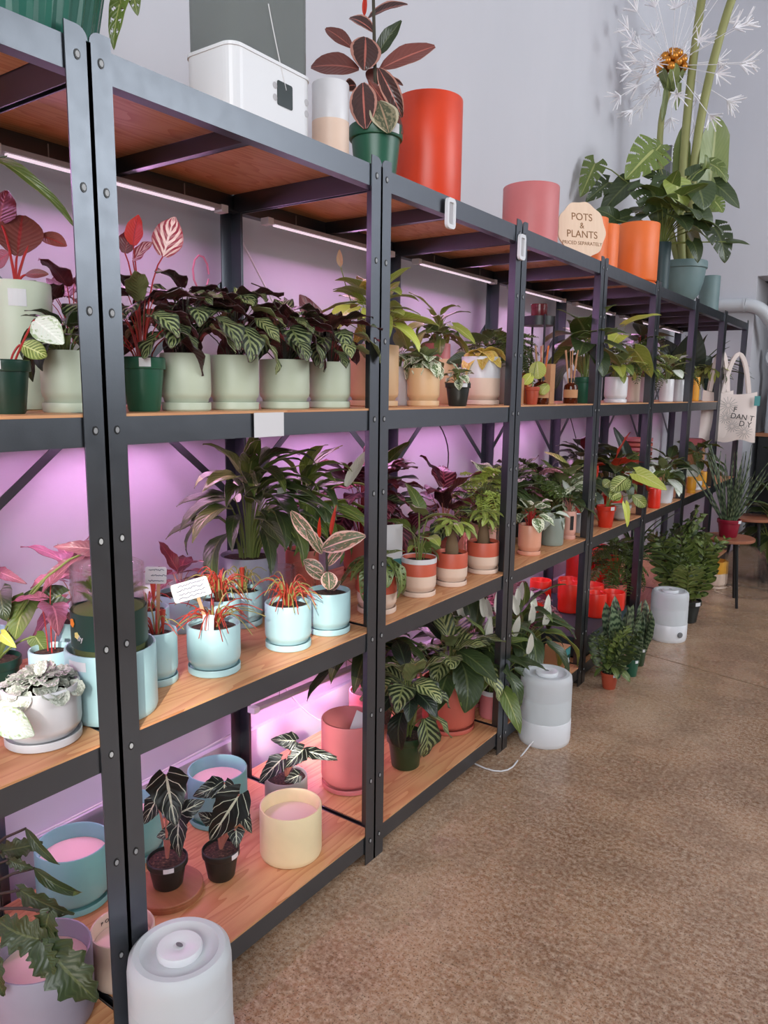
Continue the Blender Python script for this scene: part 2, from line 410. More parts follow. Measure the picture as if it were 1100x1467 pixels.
# ------------------------------------------------------------------ shelving
PY0, PITCH = .825, .848
LEV = (.095, .718, 1.339, 1.962)
def shelving(k):
    y0 = PY0 + PITCH * (k - 1); y1 = y0 + PITCH
    order = ('leftmost bay of the black steel shelving, cut by the photo edge', 'second bay of black steel shelving, under the smoky tank humidifier',
             'third bay of black steel shelving, under the red orange pot', 'fourth bay of black steel shelving, under the engraved wooden sign',
             'fifth bay of black steel shelving, under the orange pots', 'sixth bay of black steel shelving, under the dark teal pot',
             'seventh bay of black steel shelving, under the grey bowl planter', 'farthest bay of black steel shelving, beside the canvas tote bags')
    R = thing('shelving_unit', order[k], 'shelving', (0, y0, 0), 0, 'black shelving bays')
    P = PITCH
    fw, fd, th = .0425, .045, .003
    def post(front, right):
        mb = MB(); sgn = -1 if right else 1
        e = P - .0012 if right else .0012           # outer edge along y
        x = 0 if front else -.56; xi = x - fd if front else x + fd
        r = .02; H = 1.978
        pts = [(e, 0), (e + sgn * fw, 0), (e + sgn * fw, H), (e + sgn * r, H)]
        for i in range(1, 6):
            a = PI / 2 * i / 5
            pts.append((e + sgn * (r - r * math.sin(a)), H - r + r * math.cos(a)))
        mb.prism(pts, 0, x - th if front else x, x if front else x + th)
        ya, yb = sorted((e, e + sgn * th))
        mb.box((min(x, xi), ya, 0), (max(x, xi), yb, H - r))
        o = mb.build('post', 'steel_black', R)
        if front and k < 5:
            for z in (1.931, 1.722, 1.518, 1.31, 1.108, .901, .691, .464, .26, .07):
                q = put('bolt', BOLT, o, (0, e + sgn * fw * .5, z))
    for fr in (1, 0):
        for rt in (0, 1):
            post(fr, rt)
    for li, z in enumerate(LEV):
        t = z - .005; b = t - .053
        for x in (-.005, -.545):
            MB().prism([(x, b), (x - .03 * (1 if x > -.1 else -1), b), (x - .03 * (1 if x > -.1 else -1), b + .003), (x - .003 * (1 if x > -.1 else -1), b + .003),
                        (x - .003 * (1 if x > -.1 else -1), t), (x, t)], 1, .006, P - .006).build('front_beam' if x > -.1 else 'back_beam', 'steel_black', R)
        for y in (.006, P - .009):
            MB().box((-.535, y, b), (-.012, y + .003, t + .004)).build('side_rail', 'steel_black', R)
        mr = MB(); mr.box((-.54, P / 2 - .003, t - .046), (-.012, P / 2, t - .001)); mr.box((-.54, P / 2 - .022, t - .046), (-.012, P / 2, t - .043))
        mr.build('middle_rail', 'steel_black', R)
        MB().box((-.552, .011, t), (-.004 if li < 3 else -.03, P - .011, z)).build('shelf_board', 'plywood', R, (0, 0, 0))
    for sg in (0, 1):
        a = Vector((-.556, .03 if sg else P - .03, 1.70)); c = Vector((-.556, P - .03 if sg else .03, 1.06))
        d = (c - a).normalized(); n = Vector((0, -d.z, d.y)) * .011
        MB().prism([(a.y + n.y, a.z + n.z), (c.y + n.y, c.z + n.z), (c.y - n.y, c.z - n.z), (a.y - n.y, a.z - n.z)], 0, -.566 + .003 * sg, -.563 + .003 * sg).build('cross_brace', 'steel_black', R)
    return R
mb = MB()
mb.prism([(.007 * math.cos(2 * PI * i / 12) * .85, .0085 * math.sin(2 * PI * i / 12)) for i in range(12)], 0, -.001, .0012, 1)
mb.prism([(.004 * math.cos(2 * PI * i / 8), .0055 * math.sin(2 * PI * i / 8)) for i in range(8)], 0, .0012, .002, 0)
BOLT = mb.mesh('bolt', ['steel', 'black_metal'])
for k in range(8):
    shelving(k)

# LED grow lights under the back of every shelf
def led(y, x, z, L, label, power, bare=False, tgt=(.1, 0, -1)):
    R = thing('led_grow_light', label, 'light', (x, y, z), 0, 'pink grow light strips')
    MB().prism([(-.014, .004), (.014, .004), (.014, .016), (-.014, .016)], 1, -L / 2, L / 2).build('housing', 'channel_grey', R)
    MB().prism([(-.005, -.001), (.005, -.001), (.005, .004), (-.005, .004)], 1, -L / 2 + .03, L / 2 - .03).build('diffuser', 'led_diffuser', R)
    for e in (-1, 1):
        MB().box((-.016, e * L / 2 - .012, -.002), (.016, e * L / 2 + .012, .018)).build('end_cap', 'plastic_white', R)
        MB().tube([(0, e * L * .3, .016), (0, e * L * .3, .05)], .0015, 5).build('hanger', 'steel', R)
    l = D.lights.new('grow_light', 'AREA'); l.shape = 'RECTANGLE'; l.size = .02; l.size_y = L - .06; l.energy = power * 1.12; l.color = (1.0, .46, .94)
    q = put('grow_light', l, R, (0.0, 0, -.006)); q.rotation_euler = Vector(tgt).to_track_quat('-Z', 'Y').to_euler()
    q.rotation_euler = (0, math.atan2(-tgt[0], -tgt[2]), 0)
    return R
ORD = ('leftmost', 'second', 'third', 'fourth', 'fifth', 'sixth', 'seventh', 'farthest')
for k in range(8):
    yc = PY0 + PITCH * (k - .5)
    led(yc, -.50, 1.888, .66, f'pink white strip light hung under the top board of the {ORD[k]} bay', (1.5 if k < 5 else .5), tgt=(.45, 0, -1))
    led(yc, -.50, 1.262, .66, f'pink strip light under the middle shelf of the {ORD[k]} bay', (2.2 if k < 2 else 1.6 if k < 5 else .4), tgt=(.2, 0, -1))
    if k != 1 and k != 2:
        led(yc, -.50, .642, .66, f'pink strip light under the low shelf of the {ORD[k]} bay', (1.5 if k < 5 else .4))
    elif k == 1:
        led(1.25, -.50, .642, .6, 'pink strip light under the low shelf above the potted alocasias', 1.6)
    else:
        o = led(1.985, -.50, .32, .62, 'bare tube light sagging behind the rose pot on the bottom shelf', 2.0)
        o.rotation_euler = (math.radians(-2), 0, 0)

# ------------------------------------------------------------------ leaves
def width(shape, v):
    if shape == 'ovate':
        return math.sin(PI * min(1, v * .93 + .05) ** .82) ** .85
    if shape == 'ellip':
        return max(0, math.sin(PI * (v * .96 + .02))) ** .75
    if shape == 'lance':
        return (v + .01) ** .6 * (1 - v) ** .95 * 2.05
    if shape == 'heart':
        return (1 - v) ** .75 * (v + .25) ** .3 * 1.25 * min(1, v * 5 + .3) ** .7
    if shape == 'arrow':
        return (1 - v) ** .8 * min(1, v * 3.6 + .1) ** .7 * 1.15
    if shape == 'strap':
        return min(1, (1 - v) * 5) ** .6 * (.7 + .3 * math.sin(PI * v))
    if shape == 'round':
        return math.sqrt(max(0, 1 - (2 * v * .98 - .98) ** 2))
    if shape == 'needle':
        return (1 - v) ** .5
    if shape == 'spathe':
        return (v + .02) ** .5 * (1 - v) ** .7 * 1.75
    return 1
def blade(shape, asp, bend, fold, wave, rnd, lobe=0, nu=6, nv=9, scallop=0, cuts=None, freq=14, at=(0, 0), ang=0, L=1.0, cup=0):
    """one two-skinned blade, unit length along +Y, upper side +Z"""
    top = []; uvs = []
    ph = rnd.uniform(0, 6)
    cy = cz = 0; prev = 0; rows = []
    for i in range(nv + 1):
        v = i / nv
        if i:
            a = bend * (v - .5 / nv); cy += math.cos(a) / nv; cz -= math.sin(a) / nv
        rows.append((cy, cz, bend * v))
    ca, sa = math.cos(ang), math.sin(ang)
    for i in range(nv + 1):
        v = i / nv; w = max(.004, width(shape, v)) * asp * .5
        if scallop:
            w *= 1 - scallop * (.5 + .5 * math.cos(v * 2 * PI * 5.5))
        yc, zc, an = rows[i]
        for j in range(nu + 1):
            u = 2 * j / nu - 1
            x = u * w; back = lobe * abs(u) ** 1.4 * (1 - v) ** 2
            zz = fold * abs(x) + wave * math.sin(v * freq + ph + (1.3 if u > 0 else 0)) * u * u - cup * u * u
            y = yc - back * math.cos(an) + zz * math.sin(an); z = zc + back * math.sin(an) * .5 + zz * math.cos(an)
            X, Y = x * L, y * L
            top.append((at[0] + X * ca - Y * sa, at[1] + X * sa + Y * ca, z * L)); uvs.append((u * .5 + .5, v))
    fs = []
    for i in range(nv):
        for j in range(nu):
            if cuts and cuts((i + .5) / nv, 2 * (j + .5) / nu - 1):
                continue
            q = i * (nu + 1) + j
            fs.append((q, q + 1, q + nu + 2, q + nu + 1))
    return top, uvs, fs
def leaf_data(name, parts, mt, mbm, th=.010):
    vs, fs, uv, mi = [], [], [], []
    for top, u, f in parts:
        n = len(top); o = len(vs)
        vs += top + [(x, y, z - th) for x, y, z in top]; uv += u + u
        fs += [tuple(i + o for i in q) for q in f]; mi += [0] * len(f)
        fs += [tuple(i + o + n for i in q[::-1]) for q in f]; mi += [1] * len(f)
        cnt = {}
        for q in f:
            for a, b in zip(q, q[1:] + q[:1]):
                cnt[(a, b)] = 1
        for (a, b) in cnt:
            if (b, a) not in cnt:
                fs.append((b + o, a + o, a + n + o, b + n + o)); mi.append(1)
    me = D.meshes.new(name); me.from_pydata(vs, [], fs)
    me.materials.append(MATS['leaf_' + mt]); me.materials.append(MATS['leaf_' + mbm])
    me.polygons.foreach_set('material_index', mi)
    me.polygons.foreach_set('use_smooth', [True] * len(fs))
    lay = me.uv_layers.new(name='UVMap')
    for lp in me.loops:
        lay.data[lp.index].uv = uv[lp.vertex_index]
    me.set_sharp_from_angle(angle=1.1)
    return me
def slots(v, u):      # deep splits of a monstera blade
    a = abs(u)
    if v > .88 or v < .08:
        return False
    p = (v * 5.0 - a * 1.1 + .3) % 1.0
    return (a > .45 + .12 * math.sin(v * 40) and p < .2) or (.2 < a < .33 and .5 < p < .68 and .2 < v < .6)
def holes(v, u):
    a = abs(u); p = (v * 5.0 - a * .6) % 1.0
    return .25 < a < .66 and p < .3 and .1 < v < .85
LEAFDEF = {  # shape, aspect, bend, fold, wave, lobe, upper, under, extra
    'calathea': ('ovate', .52, .9, .25, .045, 0, 'calathea', 'purple_under', {}),
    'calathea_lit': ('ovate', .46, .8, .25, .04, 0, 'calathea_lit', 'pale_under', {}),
    'crimson': ('ovate', .5, .6, .2, .045, 0, 'crimson', 'maroon_under', {}),
    'maroon': ('ovate', .42, .5, .2, .04, 0, 'maroon_under', 'maroon_under', {}),
    'rose': ('ovate', .58, .25, .25, .03, 0, 'rose_pattern', 'red_under', {}),
    'red': ('ovate', .58, .2, .2, .02, 0, 'red_under', 'red_under', {}),
    'lily': ('lance', .30, 1.35, .35, .015, 0, 'dark', 'mid', {}),
    'lily_mid': ('lance', .32, 1.1, .35, .015, 0, 'mid', 'light', {}),
    'darkleaf': ('ovate', .5, .9, .25, .02, 0, 'dark', 'mid', {}),
    'darker': ('ovate', .46, 1.0, .25, .02, 0, 'darker', 'dark', {}),
    'midleaf': ('ovate', .5, .9, .25, .02, 0, 'mid', 'pale_under', {}),
    'rubber': ('ellip', .5, .5, .28, .008, 0, 'burgundy', 'burgundy_under', {}),
    'rubber_under': ('ellip', .5, .35, .2, .008, 0, 'burgundy_under', 'burgundy', {}),
    'rubber_pale': ('ellip', .5, .4, .2, .012, 0, 'burgundy_pale', 'pale_under', {}),
    'redrub': ('ellip', .62, .25, .2, .006, 0, 'red_rubber', 'red_rubber', {}),
    'tineke': ('ellip', .42, .7, .3, .015, 0, 'tineke', 'pinkish', {}),
    'bud': ('lance', .2, .1, .9, 0, 0, 'red_under', 'red_under', {}),
    'alocasia': ('arrow', .72, .5, .2, .015, .15, 'alocasia', 'alocasia_under', {'scallop': .07, 'nu': 8, 'nv': 22}),
    'heart': ('heart', .72, .7, .22, .01, .2, 'mid', 'pale_under', {}),
    'heart_dark': ('heart', .74, .7, .22, .012, .2, 'dark', 'mid', {}),
    'heart_light': ('heart', .66, .8, .22, .015, .18, 'light', 'pale_under', {}),
    'heart_lime': ('heart', .66, .7, .22, .012, .18, 'lime', 'light', {}),
    'golden': ('heart', .66, .9, .2, .02, .15, 'golden', 'golden', {}),
    'arrowpink': ('arrow', .55, .7, .2, .03, .3, 'pinkish', 'pinkish', {'scallop': .12, 'nv': 14}),
    'xanadu': ('ovate', .62, .7, .2, .03, .12, 'dark', 'mid', {'scallop': .34, 'nu': 6, 'nv': 26}),
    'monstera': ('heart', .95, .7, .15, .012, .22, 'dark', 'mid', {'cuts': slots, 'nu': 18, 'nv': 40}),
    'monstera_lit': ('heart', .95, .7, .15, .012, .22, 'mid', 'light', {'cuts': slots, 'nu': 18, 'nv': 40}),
    'swiss': ('heart', .62, .8, .18, .01, .15, 'mid', 'pale_under', {'cuts': holes, 'nu': 14, 'nv': 24}),
    'varieg': ('ovate', .62, .8, .25, .03, 0, 'varieg', 'pale_under', {}),
    'whiteleaf': ('ovate', .5, .5, .2, .01, 0, 'white_var', 'pale_under', {}),
    'silver': ('round', .8, .7, .3, .06, 0, 'silver', 'silver', {'freq': 24}),
    'prayer': ('ellip', .55, .8, .2, .01, 0, 'prayer', 'pale_under', {}),
    'snake': ('strap', .16, .12, .6, .01, 0, 'snake', 'snake', {'nu': 4}),
    'spike': ('needle', .022, .25, .6, 0, 0, 'snake', 'snake', {'nu': 2, 'nv': 8}),
    'grass': ('lance', .06, 1.1, .6, 0, 0, 'dark', 'dark', {'nu': 2, 'nv': 9}),
    'round': ('round', .95, .4, -.05, .01, 0, 'lime', 'light', {}),
    'spathe': ('spathe', .46, .15, .5, .01, 0, 'spathe', 'spathe', {}),
    'dry': ('lance', .16, .6, .9, .02, 0, 'dry', 'dry', {}),
    'paddle': ('strap', .42, .15, .2, .012, 0, 'paddle', 'paddle', {'nv': 14}),
    'broad_dark': ('ovate', .55, .6, .2, .01, 0, 'darker', 'dark', {}),
}
_LM = {}
def LM(key, i):
    """a shared blade mesh of this species, one of three"""
    i = i % 3
    if (key, i) not in _LM:
        rnd = random.Random(hash_(key) + i * 17)
        if key == 'palmate':
            parts = []
            for q in range(6):
                a = (q - 2.5) * .82
                parts.append(blade('ellip', .34, .9 + .2 * i, .3, .01, rnd, nu=4, nv=6, ang=a, L=.95 - .12 * abs(q - 2.5)))
            _LM[key, i] = leaf_data('leaf_palmate', parts, 'light', 'pale_under')
        elif key in ('fern', 'fern_lime', 'fern_dark', 'feather', 'zz'):
            mt = {'fern': ('fern', 'fern'), 'fern_lime': ('fern_lime', 'fern_lime'), 'fern_dark': ('dark', 'mid'), 'feather': ('pink_feather', 'pink_feather'), 'zz': ('dark', 'mid')}[key]
            parts = []; n = 9 if key == 'zz' else 13
            bend = (.35 if key == 'zz' else .9) + .25 * i
            for q in range(n):
                v = (q + .8) / n
                z = -(.5 * bend * v * v); y = v * (1 - .15 * bend * v)
                for sg in (-1, 1):
                    ln = (.26 if key == 'zz' else .24) * (math.sin(PI * min(1, v * .85 + .12)) ** .6)
                    top, u, f = blade('ellip', .42 if key == 'zz' else .34, .6, .3, .0, rnd, nu=2, nv=4, at=(0, y), ang=sg * -(.95 if key == 'zz' else 1.2) + rnd.uniform(-.15, .15), L=ln)
                    parts.append(([(a, b, c + z + rnd.uniform(-.02, .03)) for a, b, c in top], u, f))
            top, u, f = blade('needle', .025, bend, .5, 0, rnd, nu=2, nv=8)
            parts.append((top, u, f))
            _LM[key, i] = leaf_data('leaf_' + key, parts, mt[0], mt[1], .006)
        else:
            sh, asp, bend, fold, wave, lobe, mt, mu, ex = LEAFDEF[key]
            _LM[key, i] = leaf_data('leaf_' + key, [blade(sh, asp * (1 + .12 * (i - 1)), bend * (.6 + .4 * i), fold, wave, rnd, lobe, **ex)], mt, mu)
    return _LM[key, i]
def hash_(t):
    h = 7
    for ch in t:
        h = (h * 31 + ord(ch)) % 100003
    return h
def leaf_at(root, key, i, base, az, pitch, roll, L, wscale=1.0, name='leaf'):
    """blade from base, heading az (about z), pitch above the horizontal"""
    M = Matrix.Rotation(az - PI / 2, 4, 'Z') @ Matrix.Rotation(pitch, 4, 'X') @ Matrix.Rotation(roll, 4, 'Y')
    o = put(name, LM(key, i), root)
    o.matrix_local = Matrix.Translation(base) @ M @ Matrix.Diagonal((L * wscale, L, L, 1))
    return o
VIEW = Vector((.55, -.8, .25)).normalized()
def leaf_bt(root, key, i, A, B, w, hint=None, name='leaf', straight=False):
    """blade from point A to point B, w wide, its upper side turned towards the hint"""
    A, B = Vector(A), Vector(B); y = B - A; L = y.length; y.normalize()
    h = Vector(hint or (VIEW + Vector((random.uniform(-.3, .3), random.uniform(-.3, .3), random.uniform(0, .45)))))
    z = (h - y * h.dot(y)).normalized(); x = y.cross(z)
    me = LM(key, i)
    xs = [v.co.x for v in me.vertices]; ys = [v.co.y for v in me.vertices]; zs = [v.co.z for v in me.vertices]
    mw = max(xs) - min(xs)
    tip = max(me.vertices, key=lambda v: v.co.y).co
    dz = math.atan2(-tip.z, tip.y); ln = math.hypot(tip.y, tip.z)
    M = Matrix((x, y, z)).transposed().to_4x4() @ Matrix.Rotation(dz, 4, 'X')
    o = put(name, me, root)
    sc = L / ln
    o.matrix_local = Matrix.Translation(A) @ M @ Matrix.Diagonal((max(w / mw, .2 * sc), sc, sc, 1))
    return o
def bez(a, b, c, n=5):
    a, b, c = Vector(a), Vector(b), Vector(c)
    return [a * (1 - q) ** 2 + b * 2 * q * (1 - q) + c * q * q for q in [i / n for i in range(n + 1)]]

# ------------------------------------------------------------------ pots
def pot(root, style, r, h, col, soil=True, band=None, tagp=False, liner=False):
    mats = [MATS and col]; o = None
    sd = h - min(.014, h * .12) if soil else h * .18
    if liner:
        sd = h - min(.04, h * .3)
    if style in ('saucer', 'cyl', 'twotone'):
        b = .017 if style != 'cyl' else .0
        g = min(.008, r * .12)
        prof = [(0, b), (r * .84, b), (r * .88, b + .003), (r * .9, b + .009), (r * .97, b + .013), (r, b + .022), (r, h * .55), (r, h - .003), (r - .0015, h), (r - .0045, h), (r - .0065, h - .004), (r - .0075, sd), (0, sd)]
        if style == 'cyl':
            prof[1:5] = [(r * .9, 0), (r * .96, .002), (r * .99, .008), (r, .014)]
        mis = [0] * (len(prof) - 1)
        if style == 'twotone':
            mats = [col, band]
            prof[6] = (r, h * .56); prof.insert(7, (r, h * .561)); mis = [1] * 6 + [0] * 7
        o = MB().lathe(prof, 36, mis).build('pot', mats, root)
        if style != 'cyl':
            MB().lathe([(0, 0), (r * .93, 0), (r * .985, .003), (r * .99, .016), (r * .975, .018), (r * .95, .016), (r * .93, .009), (0, .009)], 36).build('saucer', band or col, root)
    elif style == 'nursery':
        prof = [(0, .003), (r * .66, 0), (r * .72, .004), (r * .9, h * .76), (r * .9, h * .78), (r * .98, h * .785), (r, h * .8), (r, h - .002), (r - .002, h), (r * .94, h), (r * .92, sd), (0, sd)]
        o = MB().lathe(prof, 28).build('pot', col, root)
    elif style == 'bowl':
        prof = [(0, 0), (r * .3, 0), (r * .5, h * .07), (r * .72, h * .24), (r * .87, h * .5), (r * .93, h * .74), (r * .94, h * .82), (r, h * .84), (r, h * .97), (r * .98, h), (r * .9, h), (r * .88, sd), (0, sd)]
        o = MB().lathe(prof, 36).build('pot', col, root)
    if soil:
        rr = r * .9 if style != 'bowl' else r * .86
        MB().lathe([(rr, sd + .001), (rr * .7, sd + .004), (rr * .35, sd + .006), (0, sd + .006)], 18, None, (0, 0, 0), .0015).build('soil', 'soil', root)
    if liner:
        MB().lathe([(r - .0085, sd + .001), (r * .5, sd + .003), (0, sd + .003)], 28).build('liner', 'liner', root)  # pale disc raised above the pot floor
    if tagp:
        a0 = tagp if isinstance(tagp, float) else -.7; w = .5; vs = []
        rr = r * (1.006 if style == 'nursery' else 1.004)
        z0, z1 = (h * .82, h * .98) if style == 'nursery' else (h * .8, h * .93)
        for q in range(5):
            a = a0 + w * (q / 4 - .5); vs += [(rr * math.cos(a), rr * math.sin(a), z0), (rr * math.cos(a), rr * math.sin(a), z1)]
        vs += [(x * 1.006, y * 1.006, z) for x, y, z in vs]
        fs = []
        for q in range(4):
            i = q * 2; fs += [(i, i + 2, i + 3, i + 1), (i + 10, i + 11, i + 13, i + 12), (i, i + 10, i + 12, i + 2), (i + 1, i + 3, i + 13, i + 11)]
        fs += [(0, 1, 11, 10), (8, 18, 19, 9)]
        MB().add(vs, fs).build('price_sticker', 'paper', root)
    return sd
def rosette(root, key, n, z0, H, S, L, pot_r=.03, stem='stem_green', sr=.0016, up=1.05, down=-.5, az0=None, keys2=None, asp=1.0, dirs=None, lj=.25, wide=2 * PI):
    """leaves on arching petioles rising from the pot; inner ones upright, outer ones spread"""
    n = int(n * 1.4 + .5) if n > 5 else n
    L *= 1.12; asp *= 1.15
    mb = MB(); az = random.uniform(0, 6) if az0 is None else az0
    for i in range(n):
        q = (i + .6) / n
        a = az + (i * 2.39996) % (2 * PI) * wide / (2 * PI) + random.uniform(-.3, .3)
        if root.location.x + math.cos(a) * (S * .9 + L * .8) < -.59:
            a = PI - a
        rad = S * q ** .75 * random.uniform(.7, 1.1); z = z0 + H * (1 - .62 * q ** 1.6) * random.uniform(.82, 1.05)
        b0 = Vector((math.cos(a) * pot_r * .5 * q, math.sin(a) * pot_r * .5 * q, z0 - .004)); e = Vector((math.cos(a) * rad, math.sin(a) * rad, z))
        if sr:
            mb.tube(bez(b0, Vector((e.x * .35, e.y * .35, z0 + (z - z0) * .75)), e, 4), sr, 4, 0, sr * .7, False)
        kk = key if not keys2 or random.random() > .3 else random.choice(keys2)
        leaf_at(root, kk, i, e, a + random.uniform(-.35, .35), up + (down - up) * q ** .8 + random.uniform(-.25, .25), random.uniform(-.35, .35), L * random.uniform(1 - lj, 1 + lj * .6), asp)
    if sr:
        stuff(mb.build('stems', stem, root))
def upright(root, key, n, z0, H, pot_r, lean=.18, asp=1.0):
    for i in range(n):
        a = i * 2.4 + random.uniform(-.4, .4); rr = pot_r * .6 * math.sqrt((i + .3) / n)
        M = (math.cos(a) * rr, math.sin(a) * rr, z0 - .004)
        leaf_at(root, key, i, M, a, PI / 2 - lean * (.2 + i / n) * random.uniform(.6, 1.4), random.uniform(-PI, PI), H * random.uniform(.62, 1.05), asp)
def tubes_stalk(root, pts, r, mat_, name='stem', r1=None, seg=7):
    return MB().tube(pts, r, seg, 0, r1).build(name, mat_, root)
def explicit(root, rows, keys, z0, stem='stem_green', sr=.0018, foot=(0, 0), name='leaf'):
    mb = MB()
    for i, rw in enumerate(rows):
        A, B, w = rw[:3], rw[3:6], rw[6]
        k = keys[i % len(keys)]
        leaf_bt(root, k, i, A, B, w * 1.2, name=name)
        if sr:
            f0 = Vector((foot[0], foot[1], z0))
            mb.tube(bez(f0, Vector((f0.x + (A[0] - f0.x) * .4, f0.y + (A[1] - f0.y) * .4, z0 + (A[2] - z0) * .85)), A, 5), sr, 5, 0, sr * .7, False)
    if sr:
        stuff(mb.build('stems', stem, root))

